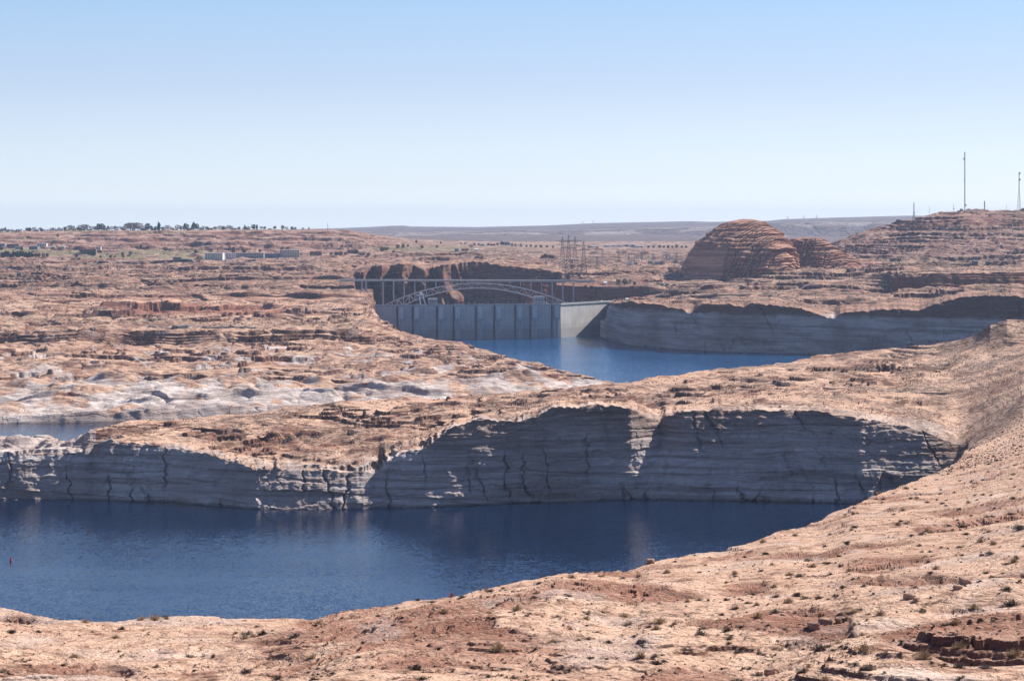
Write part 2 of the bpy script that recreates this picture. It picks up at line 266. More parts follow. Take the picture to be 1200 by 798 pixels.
for a_ in ((105, 335, 3060, 13, 12), (-50, 170, 2900, 7), (-200, 90, 2720, 6), (330, 425, 2990, 8), (250, 425, 3420, 9), (20, 260, 3350, 6), (-100, 150, 3700, 7), (170, 420, 3900, 8), (-300, 100, 4300, 8), (200, 400, 4300, 9),
           (40, 300, 5330, 12, 20, 60, 1, 180), (200, 430, 5380, 12, 20, 60, 2, 180), (60, 260, 5560, 12, 20, 60, 3, 180), (230, 420, 5600, 12, 20, 60, 4, 180), (90, 430, 5760, 10, 20, 60, 5, 180), (440, 700, 4900, 8, 10, 100, 6), (690, 930, 5400, 9, 12, 100, 7),
           (760, 895, 3600, 13, 30, 50, 8, 130), (900, 1010, 3640, 8, 14, 50, 9), (880, 1100, 3850, 8, 12, 60, 10), (720, 900, 3480, 7, 10, 40, 11, 120), (930, 1200, 3220, 7, 12, 50, 12, 120), (1000, 1200, 3980, 7), (480, 640, 4500, 8, 14, 80, 14),
           (165, 400, 2075, 8, 9, 75, 20, 110), (-100, 190, 2030, 6, 8, 30, 21, 70), (380, 560, 2150, 6, 9, 40, 22, 70), (860, 1010, 2080, 2.5, 4, 30, 15, 40), (330, 620, 1610, 3, 4, 40, 16, 70), (200, 460, 1545, 2.6, 4, 30, 17, 40), (560, 740, 1690, 2.5, 4, 30, 18, 60), (940, 1060, 1900, 5, 5, 30, 19, 60)):
    scarp(*a_)
# ledges: terraces cut along the bedding
def terrace(z, h, f0=.93, lo=.15):
    s = z / h; s = s + .9 * perlin(s / 2.7 + 7, s * 0 + .37, 88); i = np.floor(s); f = s - i
    g = np.clip((f - f0) / (1 - f0), 0, 1)
    return (i + lo * f + (1 - lo) * g - s) * h
wr = perlin(X / 140, D2 / 160, 31) * 3.0 + perlin(X / 37, D2 / 45, 32) * 1.1
def patch(r, lam, sd, lo, hi): return sstep(lo, hi, fbm(X[r] / lam, D2[r] / lam, sd, 2))
def bandw(k0, k1):
    return slice(ROW[k0], ROW[k1])
r = bandw(1, 6)
Zt = Z2[r] + wr[r] * .35 - X[r] * .045 + D2[r] * .012 + perlin(X[r] / 55, D2[r] / 70, 93) * 3.2
RK = ROCK[r]
Z2[r] += terrace(Zt, 1.15) * patch(r, 26, 33, -.2, .2) * (.1 + .95 * RK) + terrace(Zt * 1.0 + 3.3, .40) * RK + terrace(Zt + 1.7, .75) * sstep(.45, .8, RK) * .8 + terrace(Zt + perlin(X[r] / 9, D2[r] / 9, 36) * .3, .27) * patch(r, 14, 34, -.3, .3) * .7 * fine(2.2, r) * RK
# broken slabs on the near rock
xs, ys = X[r] / 1.5 + perlin(X[r] / 6, D2[r] / 6, 94) * 1.2, D2[r] / 1.9 + perlin(X[r] / 5, D2[r] / 8, 95) * 1.4
sl_ = (_hash(np.floor(xs).astype(np.int64) & 0xffff, np.floor(ys).astype(np.int64) & 0xffff, 96) & np.uint32(255)).astype(np.float32) / 255 - .5
sl2 = (_hash(np.floor(xs * 2.7 + 5).astype(np.int64) & 0xffff, np.floor(ys * 3.1).astype(np.int64) & 0xffff, 97) & np.uint32(255)).astype(np.float32) / 255 - .5
Z2[r] += (sl_ * .17 + sl2 * .10) * sstep(.4, .8, RK) * sstep(-.1, .3, perlin(X[r] / 12, D2[r] / 15, 98)) * fine(2.6, r) * sstep(420, 300, D2[r])
r = bandw(7, 10)
Zt = Z2[r] + wr[r] + X[r] * .01
tz_ = 1 - .85 * sstep(1060, 1120, UU[r])
Z2[r] += (terrace(Zt, 3.4, .9) * patch(r, 90, 35, -.25, .25) + terrace(Zt, 1.2, .9) * .8 * patch(r, 40, 45, -.4, .2)) * tz_
r = bandw(14, 20)
Zt = Z2[r] + wr[r] * 1.5
Z2[r] += terrace(Zt, 5.5, .88) * patch(r, 120, 37, -.3, .2) + terrace(Zt, 2.0, .88) * patch(r, 60, 39, -.3, .3)
r = bandw(20, 30)
lift = np.where(CW[r] < .3, 1, 0)
Zt = Z2[r] + wr[r] * 1.5
Z2[r] += (terrace(Zt, 7.5, .85) * patch(r, 170, 38, -.3, .15) + terrace(Zt, 2.6, .85) * .7) * lift
# keep the sight-lines of the crests: nothing between may rise above the shoulder of the headland behind the near lake
VP = HV + (CAMZ - Z2) * FPX / D2
def colidx(u): return int(np.clip(np.searchsorted(U, u), 1, NC - 1))
def hit(u, v):      # the point of the land seen along a given sight line
    c = colidx(u); col = VP[:, c]
    k = int(np.argmax(col <= v))
    if k == 0: k = 1
    a, b = col[k - 1], col[k]; t = np.clip((a - v) / (a - b + 1e-9), 0, 1)
    d = D2[k - 1, c] * (1 - t) + D2[k, c] * t; z = Z2[k - 1, c] * (1 - t) + Z2[k, c] * t
    return ((u - 600) / FPX * d, d, z)
def zat(x, y):
    u = 600 + FPX * x / y; c = colidx(u); col = D2[:, c]
    k = int(np.argmax(col >= y)); k = max(k, 1)
    t = np.clip((y - col[k - 1]) / (col[k] - col[k - 1] + 1e-9), 0, 1)
    return float(Z2[k - 1, c] * (1 - t) + Z2[k, c] * t)
def at(u, d, z=None):
    x = (u - 600) / FPX * d
    return (x, d, zat(x, d) if z is None else z)

# ---------------------------------------------------------------- ground colours: what grows or lies where
MK = np.zeros((NR, NC, 4), np.float32)
gi = np.broadcast_to(G[:, None], D.shape)
nb = fbm(X / 45, D2 / 70, 71, 3); nb2 = fbm(X / 13, D2 / 25, 72, 3)
hz = Z2 + nb2 * 2.0
# bleached mineral band, and sunlit patches painted on the far cliffs
bl = np.zeros_like(D)
def on(k0, k1): return (gi >= k0) & (gi < k1)
m = on(5.9, 7.2) & (UU < 1140); bl[m] = (.97 - .72 * sstep(26, 58, hz + nb * 8))[m] * (CW[m] > .1)
bl[m] *= sstep(1128, 1075, UU[m] + nb2[m] * 12)
m = on(6.999, 9.5) & (UU < 112); bl[m] = .75
m = on(7, 7.4) & (UU >= 112) & (UU < 640); bl[m] = (.7 * sstep(.4, .0, gi - 7 + nb2 * .3))[m]
m = on(12, 15) ; bl[m] = (sstep(-.1, .35, nb * 1.2 + .55 - .95 * sstep(13.35, 14.25, gi) + .25 * nb2 - .3 * sstep(60, -60, UU)) * .9)[m]
m = on(15, 18.2); bl[m] = (sstep(.15, .5, nb + .3 * nb2 - .35 + .5 * sstep(520, 700, UU)) * .8 * sstep(16.5, 15.2, gi - 1.2 * sstep(480, 600, UU)))[m]
m = on(19, 20.5) & (UU > 700); bl[m] = (sstep(57, 51, hz) * .95 * (1 - .35 * sstep(.1, .5, fbm(X / 40, Z2 / 12, 75, 2))))[m]
m = on(1, 4) ; bl[m] = (sstep(.25, .6, fbm(X / 18, D2 / 22, 77, 3) + .25 * sstep(300, 80, UU)) * .30)[m]
m = on(31, 32.2); bl[m] = (sstep(.0, .4, fbm(X / 420, D2 / 500, 99, 3)) * .42)[m]  # pink far-cliff patches: sunlit faces painted into the colour
# scrub
vg = np.zeros_like(D)
vg[on(1, 6)] = (.36 + .3 * nb)[on(1, 6)]
vg[on(7, 11)] = (.40 + .7 * nb + .25 * sstep(900, 1050, UU))[on(7, 11)]
vg[on(16, 20)] = (.35 + .5 * nb)[on(16, 20)]
vg[on(20, 28)] = (.80 + .6 * nb)[on(20, 28)]
vg[gi >= 28] = (.85 + .3 * nb)[gi >= 28]
vg[on(27, 29)] *= np.where((UU < 470) | (UU > 962), .45, 1.1)[on(27, 29)]
# redness
rd = .35 + .5 * fbm(X / 90, D2 / 130, 73, 3)
rd[on(5.9, 7.2)] *= .3; rd[gi > 18] += .18; m = on(21, 26.4) & (CW > .3); rd[m] = .78
m = on(19, 20.9) & (UU > 700) & (hz > 49); rd[m] = .82
m = on(22, 23) & (UU > 1040); rd[m] = 1.0
m = on(17, 18.5) & (UU > 115) & (UU < 345); rd[m] = np.maximum(rd, sstep(-.6, .1, nb) * (D2 > 3040) * (D2 < 3100))[m]
m = on(21, 24) & (UU > 600) & (UU < 760); rd[m] = 1.0
# turf of the golf course
gr = np.zeros_like(D)
vv = HV + (CAMZ - Z2) * FPX / D2
def turf(u0, u1, v0, v1, s=.9, th=-.15):
    m = sstep(u0 - 12, u0 + 12, UU) * sstep(u1 + 12, u1 - 12, UU) * sstep(v0 - 1, v0 + 1, vv) * sstep(v1 + 1.2, v1 - 1.2, vv)
    return m * s * sstep(th - .15, th + .25, fbm(X / 110, D2 / 190, 79, 2))
for a in ((-200, 80, 291.5, 298, .95), (55, 250, 293, 303, .9, -.25), (150, 250, 296, 300, .9, -.3), (430, 560, 288, 294.5, .7, -.2), (500, 640, 289, 291, .5), (0, 300, 270.5, 273.5, .5), (-10, 70, 279, 282, .4), (860, 1200, 303, 311, .25), (900, 1200, 327, 330, .25)):
    gr = np.maximum(gr, turf(*a) * .7 * (gi > 21))
MK[..., 0] = np.clip(bl, 0, 1); MK[..., 1] = np.clip(vg, 0, 1); MK[..., 2] = np.clip(rd, 0, 1); MK[..., 3] = np.clip(gr, 0, 1)

mm = sstep(118, 150, UU) * sstep(345, 320, UU) * sstep(356, 359, vv + nb * 2) * sstep(370, 367, vv + nb * 2) * (gi > 16) * (gi < 19); rd = np.maximum(rd, mm * 1.3); vg = vg * (1 - mm)
mm = np.maximum(sstep(60, 130, UU + nb * 40) * sstep(450, 420, UU) * sstep(371, 374, vv + nb * 4) * sstep(385, 381, vv + nb * 4), sstep(120, 60, UU + nb * 50) * sstep(366, 369, vv + nb * 4) * sstep(381, 376, vv + nb * 4)) * (gi > 15.5) * (gi < 19); vg = np.maximum(vg, mm * .95)
mm = sstep(345, 375, UU) * sstep(440, 425, UU) * sstep(332, 336, vv) * sstep(345, 341, vv) * (gi > 17) * (gi < 22); vg = np.maximum(vg, mm * .9)
m = on(1, 5.9); rd[m] = (ROCK * .5 + .1)[m]
rd[gi > 29.5] = .1
MK[..., 1] = np.clip(vg, 0, 1); MK[..., 2] = np.clip(rd, 0, 1)
M2 = np.zeros((NR, NC, 4), np.float32); M2[..., 0] = np.where(gi < 5.9, ROCK, sstep(-.35, .35, nb + .4 * nb2)); M2[..., 3] = 1
# ---------------------------------------------------------------- node helpers
class NT:
    def __init__(s, name):
        s.m = bpy.data.materials.new(name); s.m.use_nodes = True; s.t = s.m.node_tree; s.t.nodes.clear()
        s.out = s.n('ShaderNodeOutputMaterial'); s.b = s.n('ShaderNodeBsdfPrincipled'); s.l(s.b.outputs[0], s.out.inputs[0])
    def n(s, t, **k):
        o = s.t.nodes.new(t)
        for a, v in k.items(): setattr(o, a, v)
        return o
    def l(s, a, b): s.t.links.new(a, b)
    def set(s, sock, v):
        if hasattr(v, 'is_output') or isinstance(v, bpy.types.NodeSocket): s.l(v, sock)
        else: sock.default_value = v
    def math(s, op, a, b=0.0, c=None, clamp=False):
        o = s.n('ShaderNodeMath', operation=op); o.use_clamp = clamp
        s.set(o.inputs[0], a); s.set(o.inputs[1], b)
        if c is not None: s.set(o.inputs[2], c)
        return o.outputs[0]
    def mix(s, f, a, b, mode='MIX'):
        o = s.n('ShaderNodeMix', data_type='RGBA', blend_type=mode); s.set(o.inputs[0], f)
        s.set(o.inputs[6], a if not isinstance(a, tuple) else (*a, 1)); s.set(o.inputs[7], b if not isinstance(b, tuple) else (*b, 1)); return o.outputs[2]
    def ramp(s, f, a, b, lo=0.0, hi=1.0):
        o = s.n('ShaderNodeMapRange', interpolation_type='SMOOTHSTEP'); s.set(o.inputs[0], f)
        for i, v in zip((1, 2, 3, 4), (a, b, lo, hi)): s.set(o.inputs[i], v)
        return o.outputs[0]
    def pos(s, sx=1, sy=1, sz=1):
        g = s.n('ShaderNodeNewGeometry'); m_ = s.n('ShaderNodeVectorMath', operation='MULTIPLY'); s.l(g.outputs['Position'], m_.inputs[0]); m_.inputs[1].default_value = (sx, sy, sz); return m_.outputs[0]
    def noise(s, vec, scale=1.0, detail=3, rough=.55, dist=0.0):
        o = s.n('ShaderNodeTexNoise'); s.l(vec, o.inputs['Vector']); o.inputs['Scale'].default_value = scale; o.inputs['Detail'].default_value = detail; o.inputs['Roughness'].default_value = rough; o.inputs['Distortion'].default_value = dist; return o.outputs[0]
    def bump(s, h, st, dist):
        o = s.n('ShaderNodeBump'); s.set(o.inputs['Height'], h); o.inputs['Strength'].default_value = st; o.inputs['Distance'].default_value = dist; s.l(o.outputs[0], s.b.inputs['Normal'])
    def end(s, col, rough=.9, spec=.2):
        s.set(s.b.inputs['Base Color'], col if not isinstance(col, tuple) else (*col, 1)); s.set(s.b.inputs['Roughness'], rough); s.b.inputs['Specular IOR Level'].default_value = spec; return s.m

def rock_material(name, near=1.0, cover=.75, tint=(1, 1, 1), rough_rock=0.0):     # near: size of the finest grain in metres
    t = NT(name)
    at_ = t.n('ShaderNodeAttribute', attribute_name='mask'); sp = t.n('ShaderNodeSeparateColor'); t.l(at_.outputs['Color'], sp.inputs[0])
    bleach_lit, veg, red = sp.outputs[0], sp.outputs[1], sp.outputs[2]; turf_ = at_.outputs['Alpha']
    a2 = t.n('ShaderNodeAttribute', attribute_name='lay'); sp2 = t.n('ShaderNodeSeparateColor'); t.l(a2.outputs['Color'], sp2.inputs[0]); rk = sp2.outputs[0]
    P = t.pos(); g = t.n('ShaderNodeNewGeometry'); sx = t.n('ShaderNodeSeparateXYZ'); t.l(g.outputs['Normal'], sx.inputs[0]); nz = sx.outputs[2]
    n1 = t.noise(P, .02 / near, 4); n2 = t.noise(P, .13 / near, 5, .62); n3 = t.noise(P, .8 / near, 4, .65)
    # bedding that swirls: height plus a slow warp
    wv = t.noise(t.pos(1, 1, .5), .035 / near, 3, .5); sg0 = t.n('ShaderNodeSeparateXYZ'); t.l(P, sg0.inputs[0])
    bz_ = t.math('ADD', sg0.outputs[2], t.math('MULTIPLY', wv, 9.0 * near)); bz_ = t.math('ADD', bz_, t.math('MULTIPLY', sg0.outputs[0], -.035))
    cv = t.n('ShaderNodeCombineXYZ'); t.l(t.math('MULTIPLY', sg0.outputs[0], .10 / near), cv.inputs[0]); t.l(t.math('MULTIPLY', sg0.outputs[1], .10 / near), cv.inputs[1]); t.l(t.math('MULTIPLY', bz_, 2.2 / near), cv.inputs[2])
    lam = t.noise(cv.outputs[0], 1.0, 4, .7)
    cv2 = t.n('ShaderNodeCombineXYZ'); t.l(t.math('MULTIPLY', sg0.outputs[0], .03 / near), cv2.inputs[0]); t.l(t.math('MULTIPLY', sg0.outputs[1], .03 / near), cv2.inputs[1]); t.l(t.math('MULTIPLY', bz_, .55 / near), cv2.inputs[2])
    lam2 = t.noise(cv2.outputs[0], 1.0, 3, .55)
    bed = t.noise(t.pos(.02 / near, .02 / near, .55 / near), 1.0, 4, .6, .4)
    fine = t.noise(t.pos(.12 / near, .12 / near, 2.6 / near), 1.0, 4, .68, .3)
    sand = t.mix(t.ramp(n2, .35, .65), (.56, .345, .235), (.71, .475, .34))
    rock = t.mix(t.ramp(bed, .35, .65), (.27, .150, .105), (.56, .345, .25))
    rock = t.mix(t.math('MULTIPLY', red, t.ramp(n1, .3, .7), clamp=True), rock, (.33, .135, .078))
    rock = t.mix(t.ramp(fine, .54, .60, 0, .62), rock, (.15, .082, .062))
    rock = t.mix(t.ramp(lam2, .46, .54, 0, .65), rock, (.62, .42, .31)); rock = t.mix(t.ramp(lam2, .45, .38, 0, .75), rock, (.25, .115, .078))
    rock = t.mix(t.ramp(lam, .50, .56, 0, .75), rock, (.16, .088, .064)); rock = t.mix(t.ramp(lam, .40, .34, 0, .5), rock, (.66, .45, .34))
    rock = t.mix(t.math('MULTIPLY', t.ramp(nz, .80, .45), t.ramp(n3, .25, .6, .35, .85)), rock, (.135, .075, .056))  # steep faces darkened: desert varnish, plus ledge shade put into the colour
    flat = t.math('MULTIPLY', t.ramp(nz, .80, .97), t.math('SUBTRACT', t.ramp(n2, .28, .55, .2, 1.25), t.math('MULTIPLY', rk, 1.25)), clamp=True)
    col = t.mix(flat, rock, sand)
    col = t.mix(t.math('MULTIPLY', red, .25), col, (.40, .175, .105))
    col = t.mix(t.math('MULTIPLY', t.math('POWER', red, 5.0), .72), col, t.mix(t.ramp(n2, .3, .7), (.28, .105, .070), (.38, .165, .11)))
    if rough_rock: col = t.mix(t.math('MULTIPLY', t.ramp(rk, .35, .95), t.ramp(n2, .25, .6, rough_rock * .45, rough_rock * 1.15)), col, (.36, .175, .12))
    if tint != (1, 1, 1): col = t.mix(1.0, col, tint, 'MULTIPLY')
    # scrub: clumps of grey-green and straw on the flatter ground
    vo = t.n('ShaderNodeTexVoronoi'); t.l(P, vo.inputs['Vector']); vo.inputs['Scale'].default_value = .42 / near; vo.inputs['Randomness'].default_value = 1
    dots = t.math('LESS_THAN', vo.outputs['Distance'], t.math('MULTIPLY', veg, t.ramp(n3, .35, .7, .25, cover)))
    dots = t.math('MULTIPLY', dots, t.ramp(nz, .6, .85))
    vc = t.mix(t.ramp(n3, .4, .6), (.095, .080, .062), (.20, .155, .11))
    col = t.mix(t.math('MULTIPLY', dots, .8), col, vc)
    wh = t.mix(t.ramp(bed, .32, .62), (.42, .325, .29), (.80, .70, .645))
    wh = t.mix(t.ramp(n1, .42, .68, 0, .6), wh, (.36, .255, .215))
    st = t.noise(t.pos(.10, .10, .006), 1.0, 4, .6, .6)
    wh = t.mix(t.ramp(st, .52, .75, 0, .55), wh, (.28, .22, .20))
    wh = t.mix(t.ramp(fine, .5, .75, 0, .5), wh, (.24, .20, .185))
    sg = t.n('ShaderNodeSeparateXYZ'); t.l(g.outputs['Position'], sg.inputs[0])
    wet = t.ramp(sg.outputs[2], 1.6, .5, 0, .6)
    wh = t.mix(wet, wh, (.12, .10, .09))
    col = t.mix(bleach_lit, col, wh)
    col = t.mix(turf_, col, t.mix(t.ramp(n2, .3, .7), (.17, .19, .085), (.27, .25, .13)))
    h = t.math('ADD', t.math('ADD', t.math('MULTIPLY', fine, .7), t.math('MULTIPLY', n3, .8)), t.math('MULTIPLY', lam, 2.4))
    t.bump(h, 1.0, .7 * near)
    return t.end(col, .95, .12)
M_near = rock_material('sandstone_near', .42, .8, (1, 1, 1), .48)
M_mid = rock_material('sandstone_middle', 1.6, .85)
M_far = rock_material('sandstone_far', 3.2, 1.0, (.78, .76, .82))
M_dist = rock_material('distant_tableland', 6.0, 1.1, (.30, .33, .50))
M_tab = rock_material('sandstone_tableland', 2.2, 1.05, (.88, .84, .85))

def sheet(name, r0, r1, mat):
    n = r1 - r0
    co = np.empty((n, NC, 3), np.float32); co[..., 0] = X[r0:r1]; co[..., 1] = D2[r0:r1]; co[..., 2] = Z2[r0:r1]
    idx = np.arange(n * NC, dtype=np.int32).reshape(n, NC)
    q = np.stack([idx[:-1, :-1], idx[:-1, 1:], idx[1:, 1:], idx[1:, :-1]], -1).reshape(-1, 4)
    me = bpy.data.meshes.new(name)
    me.vertices.add(n * NC); me.vertices.foreach_set('co', co.ravel())
    me.loops.add(q.size); me.loops.foreach_set('vertex_index', q.ravel())
    me.polygons.add(len(q)); me.polygons.foreach_set('loop_start', np.arange(0, q.size, 4, dtype=np.int32))
    me.update(calc_edges=True)
    ca = me.color_attributes.new('mask', 'FLOAT_COLOR', 'POINT'); ca.data.foreach_set('color', MK[r0:r1].reshape(-1).astype(np.float32))
    ca = me.color_attributes.new('lay', 'FLOAT_COLOR', 'POINT'); ca.data.foreach_set('color', M2[r0:r1].reshape(-1))
    me.materials.append(mat)
    me.polygons.foreach_set('use_smooth', np.zeros(len(q), dtype=bool))
    o = bpy.data.objects.new(name, me); C.objects.link(o); o['kind'] = 'structure'
    return o
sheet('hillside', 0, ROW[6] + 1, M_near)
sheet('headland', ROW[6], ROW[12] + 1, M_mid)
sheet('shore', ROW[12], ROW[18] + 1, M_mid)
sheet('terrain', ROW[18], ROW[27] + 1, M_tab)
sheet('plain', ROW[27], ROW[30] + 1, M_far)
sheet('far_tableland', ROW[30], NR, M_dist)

# ---------------------------------------------------------------- dam line in plan
DAMP = [(415, 3326), (430, 3329), (480, 3336), (540, 3346), (600, 3361), (650, 3379), (657, 3383), (672, 3417), (690, 3457), (706, 3492), (722, 3528)]
def damd(u): return float(np.interp(u, [p[0] for p in DAMP], [p[1] for p in DAMP]))

# ---------------------------------------------------------------- lake
def water():
    t = NT('lake_water')
    P1 = t.n('ShaderNodeNewGeometry').outputs['Position']
    def wave(scale, k):
        nn = t.n('ShaderNodeTexNoise'); t.l(P1, nn.inputs['Vector']); nn.inputs['Scale'].default_value = scale; nn.inputs['Detail'].default_value = 3; nn.inputs['Roughness'].default_value = .6
        s_ = t.n('ShaderNodeVectorMath', operation='SUBTRACT'); t.l(nn.outputs['Color'], s_.inputs[0]); s_.inputs[1].default_value = (.5, .5, .5)
        m_ = t.n('ShaderNodeVectorMath', operation='MULTIPLY'); t.l(s_.outputs[0], m_.inputs[0]); m_.inputs[1].default_value = (k, k, 0); return m_.outputs[0]
    a = t.n('ShaderNodeVectorMath', operation='ADD'); t.l(wave(.9, .42), a.inputs[0]); t.l(wave(.16, .10), a.inputs[1])
    sy_ = t.n('ShaderNodeSeparateXYZ'); t.l(P1, sy_.inputs[0])
    streak = t.noise(t.pos(.0035, .014, 1), 1.0, 4, .6)
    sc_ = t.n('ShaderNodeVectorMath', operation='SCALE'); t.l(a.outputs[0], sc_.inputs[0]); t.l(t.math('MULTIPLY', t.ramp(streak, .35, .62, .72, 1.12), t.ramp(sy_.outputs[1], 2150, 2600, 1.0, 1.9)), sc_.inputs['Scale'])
    b = t.n('ShaderNodeVectorMath', operation='ADD'); t.l(sc_.outputs[0], b.inputs[0]); b.inputs[1].default_value = (0, 0, 1)
    nrm = t.n('ShaderNodeVectorMath', operation='NORMALIZE'); t.l(b.outputs[0], nrm.inputs[0]); t.l(nrm.outputs[0], t.b.inputs['Normal'])
    t.b.inputs['IOR'].default_value = 1.33
    body_sky = t.mix(t.ramp(sy_.outputs[1], 2150, 2600), (.0008, .010, .036), (.008, .072, .20))  # brighter far-bay body colour stands in for reflected sky
    return t.end(body_sky, .08, .36)
pts = [(-2000, 350), (2600, 350), (2600, 3200)]
for u, d in reversed(DAMP): pts.append(((u - 600) / FPX * d, d + 6))
pts += [(-2000, 3322)]
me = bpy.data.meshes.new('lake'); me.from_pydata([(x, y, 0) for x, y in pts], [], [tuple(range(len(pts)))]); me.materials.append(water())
lake = bpy.data.objects.new('lake', me); C.objects.link(lake); lake['kind'] = 'structure'

# ---------------------------------------------------------------- haze
def haze():
    b = [(-14000, -300, -135), (14000, -300, -135), (14000, 28000, -135), (-14000, 28000, -135)]
    vs = b + [(x, y, 372) for x, y, _ in b]
    fs = [(3, 2, 1, 0), (4, 5, 6, 7), (0, 1, 5, 4), (1, 2, 6, 5), (2, 3, 7, 6), (3, 0, 4, 7)]
    me = bpy.data.meshes.new('haze'); me.from_pydata(vs, [], fs); o = bpy.data.objects.new('haze', me); C.objects.link(o)
    m = bpy.data.materials.new('haze'); m.use_nodes = True; m.node_tree.nodes.clear()
    ou = m.node_tree.nodes.new('ShaderNodeOutputMaterial'); v = m.node_tree.nodes.new('ShaderNodeVolumePrincipled')
    v.inputs['Color'].default_value = (.55, .71, 1.0, 1); v.inputs['Density'].default_value = 2.7e-5; v.inputs['Anisotropy'].default_value = .1
    m.node_tree.links.new(v.outputs[0], ou.inputs['Volume']); me.materials.append(m); o['kind'] = 'stuff'
haze()

# ---------------------------------------------------------------- builders for the things
from mathutils import Vector, Matrix
def simple(name, col, rough=.8, metal=0.0, var=.12, sc_=.6, spec=.3):
    t = NT(name); n = t.noise(t.pos(), sc_, 3, .6)
    c = t.mix(t.ramp(n, .3, .7), tuple(x * (1 - var) for x in col), tuple(min(1, x * (1 + var)) for x in col))
    t.b.inputs['Metallic'].default_value = metal
    return t.end(c, rough, spec)
class MB:
    def __init__(s): s.v = []; s.f = []
    def box(s, c, d, rz=0.0):
        cx, cy, cz = c; a, b, h = d[0] / 2, d[1] / 2, d[2] / 2; n = len(s.v); co, si = math.cos(rz), math.sin(rz)
        for z in (-h, h):
            for x, y in ((-a, -b), (a, -b), (a, b), (-a, b)): s.v.append((cx + x * co - y * si, cy + x * si + y * co, cz + z))
        for q in ((3, 2, 1, 0), (4, 5, 6, 7), (0, 1, 5, 4), (1, 2, 6, 5), (2, 3, 7, 6), (3, 0, 4, 7)): s.f.append(tuple(n + i for i in q))
        return s
    def bar(s, p, q, w, k=4):
        p, q = Vector(p), Vector(q); d = (q - p); d.normalize()
        a = d.cross(Vector((0, 0, 1)) if abs(d.z) < .9 else Vector((1, 0, 0))).normalized(); b = d.cross(a); n = len(s.v)
        w0, w1 = (w, w) if not isinstance(w, tuple) else w
        for e, ww in ((p, w0), (q, w1)):
            for i in range(k):
                an = 2 * math.pi * (i + .5) / k; s.v.append(tuple(e + (a * math.cos(an) + b * math.sin(an)) * ww / 2 * 1.2))
        for i in range(k): s.f.append((n + i, n + (i + 1) % k, n + k + (i + 1) % k, n + k + i))
        s.f.append(tuple(n + i for i in reversed(range(k)))); s.f.append(tuple(n + k + i for i in range(k)))
        return s
    def gable(s, c, d, rz=0.0, ov=.4):     # a pitched roof standing on c
        cx, cy, cz = c; a, b, h = d[0] / 2 + ov, d[1] / 2 + ov, d[2]; n = len(s.v); co, si = math.cos(rz), math.sin(rz)
        for x, y, z in ((-a, -b, 0), (a, -b, 0), (a, b, 0), (-a, b, 0), (-a, 0, h), (a, 0, h)): s.v.append((cx + x * co - y * si, cy + x * si + y * co, cz + z))
        for q in ((0, 1, 5, 4), (2, 3, 4, 5), (0, 4, 3), (1, 2, 5), (3, 2, 1, 0)): s.f.append(tuple(n + i for i in q))
        return s
    def cyl(s, c, r, h, k=12, axis='z', r2=None):
        r2 = r if r2 is None else r2; n = len(s.v)
        for z, rr in ((0, r), (h, r2)):
            for i in range(k):
                an = 2 * math.pi * i / k; x, y = rr * math.cos(an), rr * math.sin(an)
                s.v.append((c[0] + x, c[1] + y, c[2] + z) if axis == 'z' else (c[0] + x, c[1] + z, c[2] + y))
        for i in range(k): s.f.append((n + i, n + (i + 1) % k, n + k + (i + 1) % k, n + k + i))
        s.f.append(tuple(n + i for i in reversed(range(k)))); s.f.append(tuple(n + k + i for i in range(k)))
        return s
    def mesh(s, name, mat):
        me = bpy.data.meshes.new(name); me.from_pydata(s.v, [], s.f); me.materials.append(mat); me.update(); return me
    def build(s, name, mat, parent=None, loc=None):
        return link(name, s.mesh(name, mat), parent, loc)
def link(name, me, parent=None, loc=None):
    o = bpy.data.objects.new(name, me); C.objects.link(o)
    if parent is not None: o.parent = parent
    if loc is not None: o.location = loc
    return o
def tag(o, label, cat, group=None):
    o['label'] = label; o['category'] = cat
    if group: o['group'] = group
    return o
def thing(name, label, cat, loc=(0, 0, 0), rz=0.0, group=None):
    o = bpy.data.objects.new(name, None); C.objects.link(o); o.location = loc; o.rotation_euler = (0, 0, rz); return tag(o, label, cat, group)
def dup(root, loc, label=None, rz=0.0, s=(1, 1, 1), group=None):
    r_ = root.copy(); C.objects.link(r_); r_.location = loc; r_.rotation_euler = (0, 0, rz); r_.scale = s
    if label: r_['label'] = label
    if group: r_['group'] = group
    for ch in list(root.children):
        c_ = ch.copy(); C.objects.link(c_); c_.parent = r_
    return r_
rng = random.Random(7); nr = np.random.default_rng(11)
def spot(u, v, lim=None):        # ground point along a sight line; the local skyline when the line passes above the land
    c = colidx(u); col = VP[:, c]; ok = np.where(col <= v)[0]
    if len(ok) == 0: k = int(np.argmin(np.where(D2[:, c] < (lim or 7000), col, 9e9))); return ((u - 600) / FPX * D2[k, c], float(D2[k, c]), float(Z2[k, c]))
    return hit(u, v)
PXM = lambda d: d / FPX          # metres to a picture column at distance d

